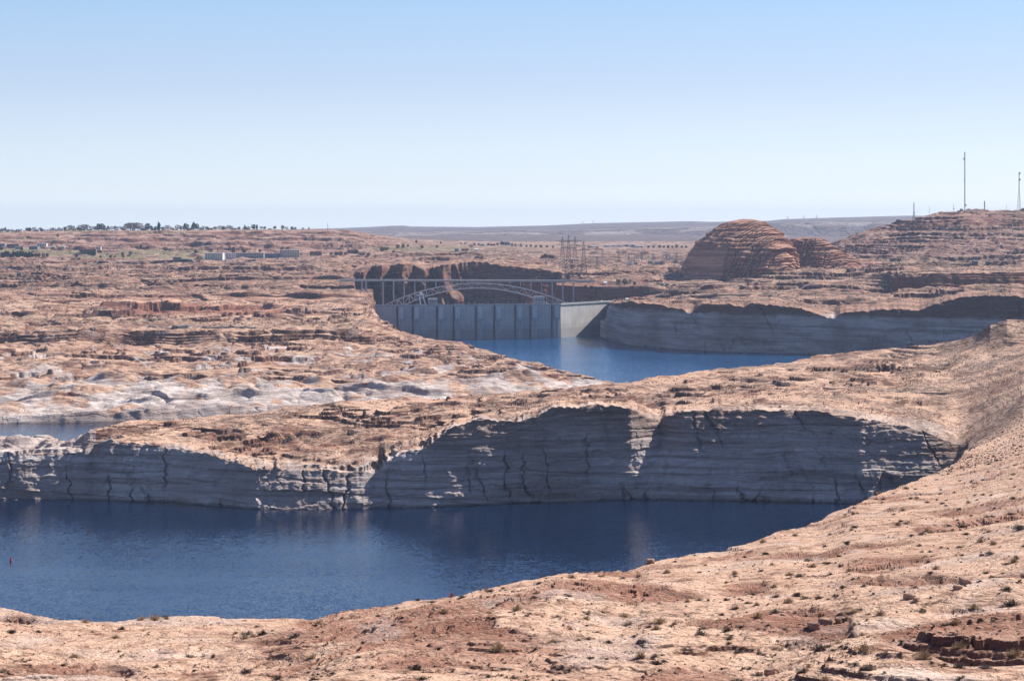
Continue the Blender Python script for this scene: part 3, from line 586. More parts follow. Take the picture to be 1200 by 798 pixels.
M_conc = NT('dam_concrete')
def _dam():
    t = M_conc; P = t.pos(); g = t.n('ShaderNodeNewGeometry'); sp = t.n('ShaderNodeSeparateXYZ'); t.l(g.outputs['Position'], sp.inputs[0])
    n = t.noise(P, .05, 4, .6); fn = t.noise(t.pos(.5, .5, .03), 1, 4, .6)
    col = t.mix(t.ramp(n, .3, .7), (.50, .465, .43), (.62, .585, .54)); col = t.mix(t.ramp(fn, .5, .75, 0, .55), col, (.27, .245, .225))
    jx = t.math('FRACT', t.math('DIVIDE', sp.outputs[0], 12.2)); col = t.mix(t.ramp(jx, .0, .05, .55, 0), col, (.16, .15, .14))
    jz = t.math('FRACT', t.math('DIVIDE', sp.outputs[2], 2.3)); col = t.mix(t.ramp(jz, .0, .12, .22, 0), col, (.22, .2, .19))
    lo = t.ramp(t.math('ADD', sp.outputs[2], t.math('MULTIPLY', n, 3)), 17.5, 16.2); col = t.mix(t.math('MULTIPLY', lo, .45), col, (.30, .275, .26))
    lo2 = t.ramp(sp.outputs[2], 22.5, 21.8); col = t.mix(t.math('MULTIPLY', lo2, .18), col, (.24, .22, .2))
    t.end(col, .85, .2)
_dam(); M_conc = M_conc.m
M_steel = simple('bridge_steel', (.34, .35, .38), .6, 0, .08, .2)
M_arch = simple('arch_steel', (.50, .50, .52), .6, 0, .06, .2)
M_gal = simple('galvanised_steel', (.30, .31, .32), .6, .2, .1, .4)
M_dark = simple('weathered_steel', (.19, .195, .205), .7, .1, .1, .4)
M_white = simple('white_paint', (.82, .82, .80), .5, 0, .04, .3)
M_light = simple('pale_render', (.62, .60, .57), .8, 0, .06, .3)
M_glass = simple('dark_window_glass', (.05, .06, .075), .15, 0, .2, .3, .5)
M_road = simple('asphalt', (.13, .125, .125), .9, 0, .12, .15)
M_dirt = simple('graded_dirt', (.50, .36, .27), .95, 0, .1, .1)
M_edge_shade = simple('painted_edge_shade', (.12, .115, .11), .8)  # shade colour for the strips beside the intake towers
M_tower = simple('tower_concrete', (.40, .385, .37), .85, 0, .1, .2)  # darker than the wall: shade on the tower sides put into the colour
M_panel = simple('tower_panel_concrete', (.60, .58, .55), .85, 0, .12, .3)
M_crest = simple('crest_concrete', (.40, .39, .38), .85, 0, .06, .4)

# ---------------------------------------------------------------- the dam
CREST = 54.0
dam = thing('concrete_dam', 'long pale concrete arch dam across the canyon beyond the far bay', 'dam', ((0, 3380, 0)))
DO = Vector((0, 3380, 0))
def dpt(u): d = damd(u); return (u - 600) / FPX * d, d
us = list(np.arange(415, 656, 2.0)) + [657] + list(np.arange(658.5, 723, 1.5))
def strip(us, off0, off1, z0, z1, name, mat, batter=0.0):
    P = [dpt(u) for u in us]; N = []
    for i in range(len(P)):
        a, b = P[max(0, i - 1)], P[min(len(P) - 1, i + 1)]; t_ = Vector((b[0] - a[0], b[1] - a[1], 0)).normalized(); N.append(Vector((t_.y, -t_.x, 0)))
    m = MB(); n = len(P)
    rows_ = [(off0 + batter, z0), (off0, z1), (off1, z1), (off1, z0)]
    for o_, z_ in rows_:
        for p, nn in zip(P, N): m.v.append((p[0] - nn.x * -o_ - DO.x, p[1] + nn.y * o_ - DO.y, z_))
    for k in range(4):
        for i in range(n - 1): a = k * n + i; b = ((k + 1) % 4) * n + i; m.f.append((a, a + 1, b + 1, b))
    m.f.append((0, n, 2 * n, 3 * n)); m.f.append((n - 1, 4 * n - 1, 3 * n - 1, 2 * n - 1))
    return m.build(name, mat, dam)
def dloc(u, off, z):             # a point 'off' metres in front of the face
    x, y = dpt(u); a, b = dpt(u - 1), dpt(u + 1); t_ = Vector((b[0] - a[0], b[1] - a[1], 0)).normalized()
    return Vector((x + t_.y * off - DO.x, y - t_.x * off - DO.y, z)), math.atan2(t_.y, t_.x)
strip(us, 0, -9, -25, CREST - 1.2, 'dam_wall', M_conc, 1.0)
strip(us, 1.0, -10, CREST - 1.19, CREST + .1, 'crest_road', M_crest)
strip(us, 1.3, 1.0, CREST - 1.0, CREST + 1.3, 'parapet', M_crest)
strip(us, -9.7, -10.0, CREST + .11, CREST + 1.3, 'parapet', M_crest)
for u, top in ((470, 1), (488, 1), (516.5, 1), (536, 1), (562, 1), (583.5, 1), (608, 1), (625.5, 1), (651, 1)):
    c, rz = dloc(u, 4.0, 0)
    m = MB(); m.box((c.x, c.y, CREST + 1.6 - 12.5), (9.6, 7.6, 25), rz)
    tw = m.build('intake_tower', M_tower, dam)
    c2, _ = dloc(u, 8.0, 0); m = MB(); m.box((c2.x, c2.y, CREST - 23.2), (10.6, 1.2, 2.0), rz); m.build('ledge', M_crest, tw)
    m = MB(); m.box((c2.x, c2.y, CREST + 2.2), (10.4, 1.0, 1.0), rz); m.build('cornice', M_crest, tw)
    c4, _ = dloc(u - 4.6, .9, 0); m = MB(); m.box((c4.x, c4.y, CREST / 2 - 8.4), (2.0, 1.3, CREST + 14), rz); m.build('edge_shade_strip', M_edge_shade, dam)  # dark strip added along the tower's left edge as painted shade
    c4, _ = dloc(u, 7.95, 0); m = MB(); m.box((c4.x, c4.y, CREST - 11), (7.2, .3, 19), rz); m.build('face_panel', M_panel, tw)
    c3, _ = dloc(u, 2.6, 0); m = MB()
    for k in (-2.6, 0, 2.6): m.box((c3.x + k * math.cos(rz), c3.y + k * math.sin(rz), (CREST - 23.4 - 25) / 2), (1.3, 4.6, CREST - 23.4 + 25), rz)
    m.box((c3.x, c3.y + 1.2, (CREST - 23.4 - 25) / 2), (8.2, 2.4, CREST - 23.5 + 25), rz)
    m.build('trash_rack', M_panel, tw)
for u, wdt, hh in ((507.5, 14, 10.5), (632.5, 16.5, 12.5)):
    c, rz = dloc(u, -5.2, 0); m = MB(); m.box((c.x, c.y, CREST + .1 + hh / 2), (wdt, 7.5, hh), rz); el = m.build('elevator_house', M_crest, dam)
    m = MB(); m.box((c.x, c.y, CREST + hh + .5), (wdt + .8, 8.2, .8), rz); m.build('roof', M_light, el)
    for k in (-wdt * .28, 0, wdt * .28):
        m = MB(); m.box((c.x + k * math.cos(rz) + 3.78 * math.sin(rz), c.y + k * math.sin(rz) - 3.78 * math.cos(rz), CREST + hh * .62), (1.6, .12, 2.4), rz); m.build('window', M_glass, el)
for u in (525, 549, 556, 572, 596, 617, 641, 665, 682, 700):
    c, rz = dloc(u, -.2, 0); m = MB(); m.bar((c.x, c.y, CREST + .1), (c.x, c.y, CREST + 5.0), .35); m.box((c.x, c.y - .8, CREST + 5.0), (.8, 1.8, .5)); m.build('lamp_post', M_white, dam)
# travelling crane on the crest
c, rz = dloc(496, -4, 0); cr = thing('gantry_crane', 'white gantry crane with splayed legs standing on the dam crest', 'crane', (c.x + DO.x, c.y + DO.y, CREST + .12), rz)
m = MB()
for sx, top_ in ((-3.4, -6.2), (4.6, -.6)):
    for y in (-3.2, 3.2): m.bar((sx, y, 0), (top_, y, 15.5), 1.35)
m.bar((-3.4, -3.2, .6), (4.6, -3.2, .6), .7); m.bar((-3.4, 3.2, .6), (4.6, 3.2, .6), .7); m.build('frame', M_white, cr)
m = MB(); m.box((-5.0, 0, 16.4), (12.5, 7.6, 1.8)); m.build('girder', M_light, cr)
m = MB(); m.box((-3.2, 0, 19.0), (4.6, 5.5, 3.4)); m.build('cab', M_white, cr)

# ---------------------------------------------------------------- the arch bridge
BD = 3622.0
br = thing('arch_bridge', 'grey steel arch road bridge spanning the canyon behind the dam', 'bridge', (0, BD, 0))
bx = lambda u: (u - 600) / FPX * BD
bz = lambda v: CAMZ - (v - HV) * BD / FPX
dz0, dz1 = bz(327.6), bz(328.6)
def dkz(u): return dz0 + (dz1 - dz0) * (u - 398) / 300
m = MB(); ua, ub = 398, 697
m.v = []; 
def slab(m, ua, ub, y0, y1, t0, t1, n=60):
    k0 = len(m.v)
    for i in range(n + 1):
        u = ua + (ub - ua) * i / n
        for y, z in ((y0, t0), (y1, t0), (y1, t1), (y0, t1)): m.v.append((bx(u), y, dkz(u) + z))
    for i in range(n):
        a = k0 + i * 4
        for j in range(4): m.f.append((a + j, a + (j + 1) % 4, a + 4 + (j + 1) % 4, a + 4 + j))
    m.f.append((k0 + 3, k0 + 2, k0 + 1, k0)); e = k0 + n * 4; m.f.append((e, e + 1, e + 2, e + 3))
slab(m, ua, ub, -6.3, 6.3, -.9, 0); m.build('deck', M_steel, br)
m = MB(); slab(m, ua, ub, -5.2, -4.4, -3.0, -.92); slab(m, ua, ub, 4.4, 5.2, -3.0, -.92); m.build('girder', M_steel, br)
m = MB(); slab(m, ua, ub, -6.25, -6.1, 1.05, 1.2); slab(m, ua, ub, 6.1, 6.25, 1.05, 1.2); slab(m, ua, ub, -6.25, -6.1, .5, .6); slab(m, ua, ub, 6.1, 6.25, .5, .6)
for i in range(100):
    u = ua + (ub - ua) * i / 99
    for y in (-6.18, 6.18): m.bar((bx(u), y, dkz(u)), (bx(u), y, dkz(u) + 1.1), .12)
m.build('railing', M_steel, br)
topz = lambda u: bz(332.0 + .00215 * (u - 560) ** 2)
botz = lambda u: bz(337.6 + .00268 * (u - 560) ** 2)
for y in (-6.0, 6.0):
    m = MB(); N = 34; U0, U1 = 446, 674
    pu = [U0 + (U1 - U0) * i / N for i in range(N + 1)]
    for a, b in zip(pu[:-1], pu[1:]):
        m.bar((bx(a), y, topz(a)), (bx(b), y, topz(b)), 1.9); m.bar((bx(a), y, botz(a)), (bx(b), y, botz(b)), 1.9)
    for i, a in enumerate(pu):
        m.bar((bx(a), y, topz(a)), (bx(a), y, botz(a)), .7)
        if i < N:
            b = pu[i + 1]
            if i % 2: m.bar((bx(a), y, topz(a)), (bx(b), y, botz(b)), .7)
            else: m.bar((bx(a), y, botz(a)), (bx(b), y, topz(b)), .7)
    m.build('arch_rib', M_arch, br)
for i, a in enumerate(pu): MB().bar((bx(a), -6, topz(a)), (bx(a), 6, topz(a)), .8).build('cross_brace', M_steel, br); MB().bar((bx(a), -6, botz(a)), (bx(a), 6, botz(a)), .8).build('cross_brace', M_steel, br)
for k in range(21):
    u = 672 - 12.4 * k
    if abs(u - 436) < 3: u = 429
    if u > 662: zb = 38
    elif u < 446: zb = 44
    else: zb = topz(u)
    if dkz(u) - 3.6 - zb < 1.0: continue
    m = MB(); wd_ = 1.5 if 446 < u < 640 else 2.2
    for y in (-5.0, 5.0): m.box((bx(u), y, (dkz(u) - 3.62 + zb) / 2), (wd_, 1.3, dkz(u) - 3.62 - zb))
    m.box((bx(u), 0, dkz(u) - 4.6), (wd_ * .8, 8.6, 1.0))
    m.build('column', M_steel, br)
m = MB(); m.box((bx(647.5), -6, bz(352.8)), (30, 1, 1)); m.bar((bx(655), -5, dkz(655) - 3), (bx(647), -5, bz(355)), .5); m.build('catwalk', M_steel, br)

ORD = ['first', 'second', 'third', 'fourth', 'fifth', 'sixth', 'seventh', 'eighth', 'ninth', 'tenth', 'eleventh', 'twelfth', 'thirteenth', 'fourteenth', 'fifteenth', 'sixteenth', 'seventeenth', 'eighteenth', 'nineteenth', 'twentieth', 'twenty-first', 'twenty-second', 'twenty-third', 'twenty-fourth', 'twenty-fifth', 'twenty-sixth', 'twenty-seventh', 'twenty-eighth', 'twenty-ninth', 'thirtieth']
# ---------------------------------------------------------------- power pylons
def pylon_mesh(h, aw, base=5.0, arms=((.86, 1.0), (.74, .8)), w=.42):
    m = MB(); n = 12; hw = lambda z: base * (1 - z / h) ** 1.15 * .9 + .7
    for sx, sy in ((1, 1), (1, -1), (-1, 1), (-1, -1)):
        for i in range(n):
            z0, z1 = h * i / n, h * (i + 1) / n; m.bar((sx * hw(z0), sy * hw(z0), z0), (sx * hw(z1), sy * hw(z1), z1), w)
    for i in range(n):
        z0, z1 = h * i / n, h * (i + 1) / n
        for s_ in (1, -1):
            m.bar((-hw(z0), s_ * hw(z0), z0), (hw(z1), s_ * hw(z1), z1), w * .6); m.bar((hw(z0), s_ * hw(z0), z0), (-hw(z1), s_ * hw(z1), z1), w * .6)
            m.bar((s_ * hw(z0), -hw(z0), z0), (s_ * hw(z1), hw(z1), z1), w * .6)
            m.bar((-hw(z1), s_ * hw(z1), z1), (hw(z1), s_ * hw(z1), z1), w * .6)
    a = MB(); ins = MB()
    for f, k in arms:
        z = h * f; L = aw * k
        for y in (-1.1, 1.1):
            a.bar((-L, y * .2, z + .5), (L, y * .2, z + .5), w); a.bar((-L, y * .2, z + .5), (0, y, z + 3.4), w); a.bar((L, y * .2, z + .5), (0, y, z + 3.4), w)
            for i in range(8): x0 = -L + 2 * L * i / 8; x1 = -L + 2 * L * (i + 1) / 8; a.bar((x0, y * .2, z + .5), ((x0 + x1) / 2, y * .5, z + 3.2 * (1 - abs(x0 + x1) / 2 / L)), w * .6)
        ins.v += [(x, 0, z + .4) for x in (-L * .95, -L * .5, L * .5, L * .95)]
    return m, a, ins
def pylon(u, vtop, d, aw, label, w=.42, arms=((.86, 1.0), (.74, .8)), mat=None, zb=None, rz=0.0, group='power pylons beyond the bridge', name='power_pylon'):
    x, y, z = at(u, d); z = z if zb is None else zb; h = CAMZ - (vtop - HV) * d / FPX - z
    t_ = thing(name, label, 'pylon', (x, y, z), rz, group); a, b, c_ = pylon_mesh(h, aw, h * .085 + 1, arms, w)
    a.build('lattice_tower', mat or M_dark, t_); b.build('crossarm', mat or M_dark, t_); 
    if aw > 10:
        for p_ in c_.v: MB().bar(p_, (p_[0], p_[1], p_[2] - 3.6), .5).build('insulator', mat or M_dark, t_)
    return t_
pylon(659, 277.5, 4330, 14, 'leftmost tall lattice pylon right of the bridge arch, arms level with its neighbour', .62)
pylon(666.3, 275.8, 4080, 18, 'tallest dark lattice pylon with the widest crossarm, second from left of the cluster', .75)
pylon(673.8, 277, 4300, 14, 'slim lattice pylon standing third from left in the pylon cluster', .62)
pylon(684, 282.5, 4010, 15, 'lattice pylon at the right end of the cluster, lower and nearer the road', .72)
for i, (u, v, d) in enumerate(((700, 300, 4400), (725, 295, 4700), (737, 297, 4600), (752, 296, 4900), (765, 297, 4800), (781, 298, 4900), (793, 297, 5000), (808, 296, 5000), (822, 297, 4900), (640, 303, 4500), (706, 292, 5200))):
    pylon(u, v, d, 6, ('small grey pylon by the switchyard, ' + ORD[sorted([700, 725, 737, 752, 765, 781, 793, 808, 822, 640, 706]).index(u)] + ' from the left'), .5, arms=((.85, 1.0),), mat=M_gal, group='small pylons around the substation')

# ---------------------------------------------------------------- substation
k = 0
base = None
fu = sorted(712 + (i * 37 % 112) + rng.uniform(-2, 2) for i in range(22))
for i, u in enumerate(fu):
    d = 4550 + (i * 53 % 560); x, y, z = at(u, d)
    W, H = rng.uniform(13, 22), rng.uniform(9, 15)
    t_ = thing('switchyard_frame', 'grey steel portal frame in the switchyard left of the big butte, ' + ORD[i] + ' from the left', 'steel frame', (x, y, z - .5), rng.uniform(-.1, .1), 'steel frames of the switchyard')
    for sx in (-W / 2, W / 2):
        m = MB(); m.bar((sx, -1.2, 0), (sx, 0, H), .55); m.bar((sx, 1.2, 0), (sx, 0, H), .55); m.bar((sx, 0, H), (sx, 0, H + 4), .35); m.build('post', M_gal, t_)
    m = MB(); m.box((0, 0, H), (W, 1.0, 1.0)); 
    for j in range(5): m.bar((-W / 2 + W * (j + .5) / 5, 0, H), (-W / 2 + W * (j + .5) / 5, 0, H - 3), .5)
    m.build('beam', M_gal, t_)
for i, (u, v) in enumerate(((738, 311), (745, 310.5), (762, 309), (769, 309.4), (775, 309), (792, 308), (801, 308.4), (812, 308))):
    x, y, z = spot(u, v); t_ = thing('transformer', ('pale' if i % 3 == 0 else 'dark grey') + ' transformer box among the switchyard frames, ' + ORD[i] + ' from the left', 'transformer', (x, y, z - .3), 0, 'transformers in the switchyard')
    m = MB(); m.box((0, 0, 3), (9, 5, 5.5)); m.build('tank', M_light if i % 3 == 0 else M_gal, t_)
    for q in (-3, 0, 3): MB().cyl((q, 0, 5.75), .5, 2.6, 6, r2=.25).build('bushing', M_gal, t_)

# ---------------------------------------------------------------- radio masts on the right hill
def mast(u, vtop, d, w0, w1, label, dishes, mat, name='radio_mast', thick=.5, zoff=0, grp='radio masts on the hill'):
    x, y, z = at(u, d); z -= .8; h = CAMZ - (vtop - HV) * d / FPX - z
    t_ = thing(name, label, 'radio mast', (x, y, z), 0, grp); m = MB(); n = max(4, int(h / 5)); W = lambda q: w0 + (w1 - w0) * min(1, q / h * 1.6)
    A3 = [2 * math.pi * k / 3 + .5 for k in range(3)]
    for i in range(n):
        z0, z1 = h * i / n, h * (i + 1) / n
        for k in range(3):
            p = lambda an, zz: (W(zz) * math.cos(an), W(zz) * math.sin(an), zz)
            m.bar(p(A3[k], z0), p(A3[k], z1), thick); m.bar(p(A3[k], z0), p(A3[(k + 1) % 3], z1), thick * .55); m.bar(p(A3[k], z1), p(A3[(k + 1) % 3], z1), thick * .5)
    m.bar((0, 0, h - 1), (0, 0, h + 4), .3); m.build('lattice', mat, t_)
    for zz, sx, r_ in dishes:
        m = MB(); m.cyl((sx, -1.2 - W(zz), zz), r_, 1.4, 14, 'y', r_ * .8); m.build('dish', M_gal, t_)
    return t_
M_mast = simple('hazed_mast_steel', (.62, .66, .70), .5, 0, .05, .3)  # blue-white: distance haze put into the mast colour
mast(1130.6, 178.5, 4850, 1.2, 1.2, 'tallest slender pale radio mast on the hill, with dishes near its top', ((119, -2.6, 2.0), (68, -1.5, 1.3), (12, 2.0, 1.9)), M_mast, thick=.8)
mast(1194.3, 203, 4850, 5.0, 1.0, 'radio mast with splayed foot at the right edge and two dishes near its top', ((84, .6, 2.3), (69, .8, 2.3)), M_mast, thick=.7)
mast(1071, 238, 4800, 5.6, .7, 'short A-shaped lattice tower left of the hilltop', ((26, 0, 1.2),), M_gal, 'lattice_tower', .75)
mast(1153.8, 236, 4850, .9, .9, 'short dark mast on the hilltop between the two tall masts', (), M_dark, thick=.8)
mast(1117.5, 240, 4850, .35, .35, 'thin pole with a small antenna just left of the tallest mast', ((7, 0, 1.4),), M_mast, 'antenna_pole', .35)
mast(1089, 243, 4820, .2, .2, 'faint thin pole on the left shoulder of the mast hill', (), M_gal, 'antenna_pole', .3)
mast(1179.5, 241.5, 4850, .2, .2, 'faint thin pole a little left of the right-hand mast', (), M_gal, 'antenna_pole', .3)
mast(384, 262.5, 5930, .5, .5, 'lone thin mast on the left plateau rim', (), M_dark, 'radio_mast', .5, grp='masts on the skyline')
for u, wd_, lb in ((1126.5, 5.5, 'small dark equipment hut at the foot of the tallest mast'), (1199, 6, 'small dark equipment hut at the foot of the right-hand mast')):
    x, y, z = at(u, 4846); t_ = thing('equipment_hut', lb, 'hut', (x, y, z - .6)); m = MB(); m.box((0, 0, 1.8), (wd_, 4, 3.6)); m.build('wall', M_dark, t_); m = MB(); m.box((0, 0, 3.75), (wd_ + .6, 4.6, .3)); m.build('roof', M_gal, t_)
for i, u in enumerate((683, 695, 872, 923, 942, 957)):
    v0 = 256 if u > 850 else 259; d = 20500 if u < 850 else 20600
    x, y, z = at(u, d); t_ = thing('far_pylon', 'tiny far pylon on the distant blue skyline, ' + ORD[i] + ' from the left', 'pylon', (x, y, z - 2), 0, 'far pylons on the skyline'); a, b, c_ = pylon_mesh(32, 12, 4, ((.85, 1.0),), 1.2); a.build('lattice_tower', M_gal, t_); b.build('crossarm', M_gal, t_)

# ---------------------------------------------------------------- buttes
def butte(name, u0, d0, prof, zb, depth, seed, ledge=5.5, flat_left=False, rough=.7):
    # prof: (row, left column, right column) from foot to top
    th = np.linspace(0, 2 * math.pi, 420, endpoint=False); n = 150
    P = np.array(prof, float); zz = CAMZ - (P[:, 0] - HV) * d0 / FPX; o = np.argsort(zz); zz = zz[o]; L = P[o, 1]; Rr = P[o, 2]
    zs = np.linspace(zb, zz[-1], n); lx = (np.interp(zs, zz, L) - 600) / FPX * d0; rx = (np.interp(zs, zz, Rr) - 600) / FPX * d0
    c = (lx + rx) / 2; a = (rx - lx) / 2
    ct, st = np.cos(th)[None], np.sin(th)[None]; se = 2.5 if flat_left else 2.2
    rr = (np.abs(ct) ** se + np.abs(st) ** se) ** (-1 / se)
    bdep = (a / a[0]) ** 1.25 * depth
    Z_ = zs[:, None] + 0 * th[None]; X_ = c[:, None] + a[:, None] * ct * rr; Y_ = d0 + bdep[:, None] * st * rr
    face = np.clip(.5 + .5 * (ct * .9 - st * .75), 0, 1) if flat_left else 1.0
    wz = Z_ + perlin(X_ / 30, Y_ / 40, seed) * 5 + perlin(Z_ / 9, Z_ * 0 + seed, 41) * 4.5
    s_ = wz / ledge; f = s_ - np.floor(s_); led = (f - sstep(.45, .95, f)) * 6.5
    s2 = wz / 2.1; f2 = s2 - np.floor(s2); led2 = (f2 - .5) * 1.6
    arc = X_ * 1.0 - Y_ * .9
    jo = np.exp(-(perlin((arc + perlin(arc / 20, Z_ / 9, seed + 5) * 3) / 10.5, Z_ / 90, seed + 1) / .10) ** 2) * 6.5
    lump = rough * (perlin(arc / 26, Z_ / 16, seed + 2) * 8 + perlin(arc / 9, Z_ / 5, seed + 3) * 3.0 + perlin(arc / 4, Z_ / 2.5, seed + 4) * 1.3)
    k_ = np.where(ct * np.ones_like(Z_) < (-.62 if flat_left else -9), .12, 1.0)
    if flat_left:
        low = sstep(zz[-1] - (zz[-1] - zb) * .42, zz[-1] - (zz[-1] - zb) * .5, Z_); k_ = np.where((ct * np.ones_like(Z_) < -.42) & (low > .5), .1, 1.0)
    top = sstep(zz[-1], zz[-1] - 6, Z_)
    rad = (led + led2 - jo + lump) * k_ * (.3 + .7 * top)
    X_ = X_ + ct * rad; Y_ = Y_ + st * rad
    V = np.stack([X_, Y_, Z_], -1).reshape(-1, 3); m_ = len(th)
    idx = np.arange(n * m_).reshape(n, m_); nx = np.roll(idx, -1, 1)
    q = np.stack([idx[:-1], nx[:-1], nx[1:], idx[1:]], -1).reshape(-1, 4).tolist()
    vs = V.tolist(); vs.append([float(c[-1]), d0, float(zz[-1]) + .6]); q += [[int(idx[-1, i]), int(nx[-1, i]), len(vs) - 1] for i in range(m_)]
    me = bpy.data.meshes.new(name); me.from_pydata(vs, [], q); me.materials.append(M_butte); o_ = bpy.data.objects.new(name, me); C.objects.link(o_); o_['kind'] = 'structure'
    return o_
def butte_mat():
    t = NT('butte_sandstone'); g = t.n('ShaderNodeNewGeometry'); sx = t.n('ShaderNodeSeparateXYZ'); t.l(g.outputs['Normal'], sx.inputs[0])
    bed = t.noise(t.pos(.004, .004, .16), 1, 4, .65, .3); n = t.noise(t.pos(), .05, 4, .6); fn = t.noise(t.pos(.05, .05, .5), 1, 3, .6)
    col = t.mix(t.ramp(bed, .35, .65), (.29, .13, .085), (.55, .30, .205)); col = t.mix(t.ramp(fn, .5, .72, 0, .6), col, (.15, .08, .06))
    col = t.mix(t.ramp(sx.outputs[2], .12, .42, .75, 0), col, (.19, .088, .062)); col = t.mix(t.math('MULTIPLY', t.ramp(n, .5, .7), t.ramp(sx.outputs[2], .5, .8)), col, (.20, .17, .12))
    t.bump(t.math('ADD', fn, bed), .8, 1.5); return t.end(col, .95, .1)
M_butte = butte_mat()
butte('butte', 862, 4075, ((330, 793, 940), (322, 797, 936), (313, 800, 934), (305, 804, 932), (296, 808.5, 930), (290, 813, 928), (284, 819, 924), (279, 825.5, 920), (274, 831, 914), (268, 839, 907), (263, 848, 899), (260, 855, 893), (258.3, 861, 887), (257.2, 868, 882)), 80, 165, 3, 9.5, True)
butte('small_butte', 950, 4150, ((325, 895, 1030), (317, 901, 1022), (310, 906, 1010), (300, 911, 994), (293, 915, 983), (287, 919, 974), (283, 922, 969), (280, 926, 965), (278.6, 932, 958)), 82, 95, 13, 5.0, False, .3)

# ---------------------------------------------------------------- roads
def road(name, pts, wdt, mat, lift=.35):
    P = []
    for (u0, v0), (u1, v1) in zip(pts[:-1], pts[1:]):
        n = max(2, int(abs(u1 - u0) / 3) + 1)
        for i in range(n): P.append(spot(u0 + (u1 - u0) * i / n, v0 + (v1 - v0) * i / n))
    P.append(spot(*pts[-1])); m = MB()
    zs = np.array([p[2] for p in P]); ys = np.array([p[1] for p in P]); k = np.ones(5) / 5
    if len(P) > 6: ys = np.convolve(np.pad(ys, 2, mode='edge'), k, 'valid')
    for i, p in enumerate(P):
        x = p[0] / p[1] * ys[i]; za = max(zat(x, ys[i] - wdt / 2), zat(x, ys[i]), zat(x, ys[i] + wdt / 2)) + lift
        m.v += [(x, ys[i] - wdt / 2, za), (x, ys[i] + wdt / 2, za), (x, ys[i] + wdt / 2, za - 3), (x, ys[i] - wdt / 2, za - 3)]
    for i in range(len(P) - 1):
        a = i * 4
        for j in range(4): m.f.append((a + j, a + (j + 1) % 4, a + 4 + (j + 1) % 4, a + 4 + j))
    o = m.build(name, mat); o['kind'] = 'structure'
road('road', [(697, 336.5), (730, 336), (770, 335), (800, 333), (850, 331), (905, 330)], 14, M_road)
road('road', [(300, 366), (322, 363), (338, 358), (330, 354), (322, 351)], 9, M_dirt)
road('road', [(338, 358), (380, 361), (405, 362)], 8, M_dirt)
road('road', [(175, 383), (230, 383.5), (300, 384)], 16, M_road)
road('road', [(100, 309), (150, 307), (240, 305), (300, 305), (360, 302)], 24, M_road)
road('road', [(770, 347), (800, 347), (850, 346), (905, 343), (960, 336)], 12, M_dirt)
road('road', [(900, 449), (960, 454), (1030, 458), (1110, 461)], 4.5, M_dirt, .2)

# ---------------------------------------------------------------- houses
def building(name, label, u, v, wpx, hm, depth, wall, roof, flat=True, group=None, win=0, rz=0.0, cat='building', d=None, winrows=1):
    x, y, z = at(u, d) if d else spot(u, v)
    W = wpx * y / FPX; t_ = thing(name, label, cat, (x, y + depth / 2, z - 1.2), rz, group); H = hm + 1.2
    MB().box((0, 0, H / 2), (W, depth, H)).build('wall', wall, t_)
    m = MB()
    if flat: m.box((0, 0, H + .3), (W + .8, depth + .8, .6))
    else: m.gable((0, 0, H + .02), (W, depth, hm * .45), 0, .6)
    m.build('roof', roof, t_)
    for r_ in range(winrows):
        for i in range(win):
            MB().box((-W / 2 + W * (i + .5) / win, -depth / 2 - .06, 1.2 + hm * (r_ + .55) / winrows), (W / win * .5, .2, hm / winrows * .5)).build('window', M_glass, t_)
    return t_
PAL = {'white': simple('white_wall', (.74, .73, .70)), 'cream': simple('cream_wall', (.60, .54, .44)), 'tan': simple('tan_wall', (.42, .31, .23)), 'brown': simple('brown_wall', (.20, .12, .09)), 'grey': simple('grey_wall', (.33, .34, .36)), 'dark': simple('dark_wall', (.09, .085, .09)), 'red': simple('red_roof', (.33, .13, .09)), 'blue': simple('blue_grey_wall', (.20, .25, .31)),
       'pale': simple('pale_roof', (.70, .71, .72))}
# skyline houses on the left tableland: column, width, height, wall, roof, distance
HS = [(2, 4, 3.5, 'grey', 'dark'), (20, 11, 4, 'white', 'pale'), (28, 4, 3.5, 'grey', 'pale'), (43, 5, 4.5, 'grey', 'grey'), (52, 4, 3.8, 'white', 'pale'), (60, 5, 4, 'cream', 'grey'), (66, 3.5, 4, 'grey', 'dark'), (71, 6, 5, 'white', 'pale'), (79, 4, 4, 'cream', 'red'), (87, 5, 5, 'tan', 'red'),
      (97, 6, 5, 'grey', 'grey'), (105, 5, 5.5, 'white', 'pale'), (124, 5, 4, 'grey', 'dark'), (137, 4, 4, 'white', 'grey'), (145, 5, 4, 'tan', 'dark'), (168, 6, 4.2, 'grey', 'grey'), (180, 6, 5, 'blue', 'dark'), (196, 5, 4, 'grey', 'grey'), (205, 5, 4, 'tan', 'grey'), (222, 7, 4.5, 'brown', 'red'),
      (236, 6, 4, 'grey', 'grey'), (246, 8, 5, 'tan', 'dark'), (262, 5, 4, 'grey', 'dark'), (275, 5, 4, 'brown', 'grey'), (290, 5, 4, 'grey', 'grey'), (316, 4, 3.6, 'tan', 'red'), (345, 4, 3.4, 'grey', 'dark')]
for i, (u, wp, h, wa, ro) in enumerate(HS):
    building('house', '%s %s house with a %s roof on the left skyline, %s house from the left' % ('wide' if wp > 5.5 else 'small', {'blue': 'blue-grey'}.get(wa, wa), {'pale': 'pale', 'red': 'reddish', 'dark': 'dark', 'grey': 'grey'}[ro], ORD[i]), u, 0, wp, h, 12, PAL[wa], PAL[ro], wp > 5.5, 'houses along the left skyline', 0 if wp < 5 else 2, 0, 'house', 5990 + (i * 67 % 140))
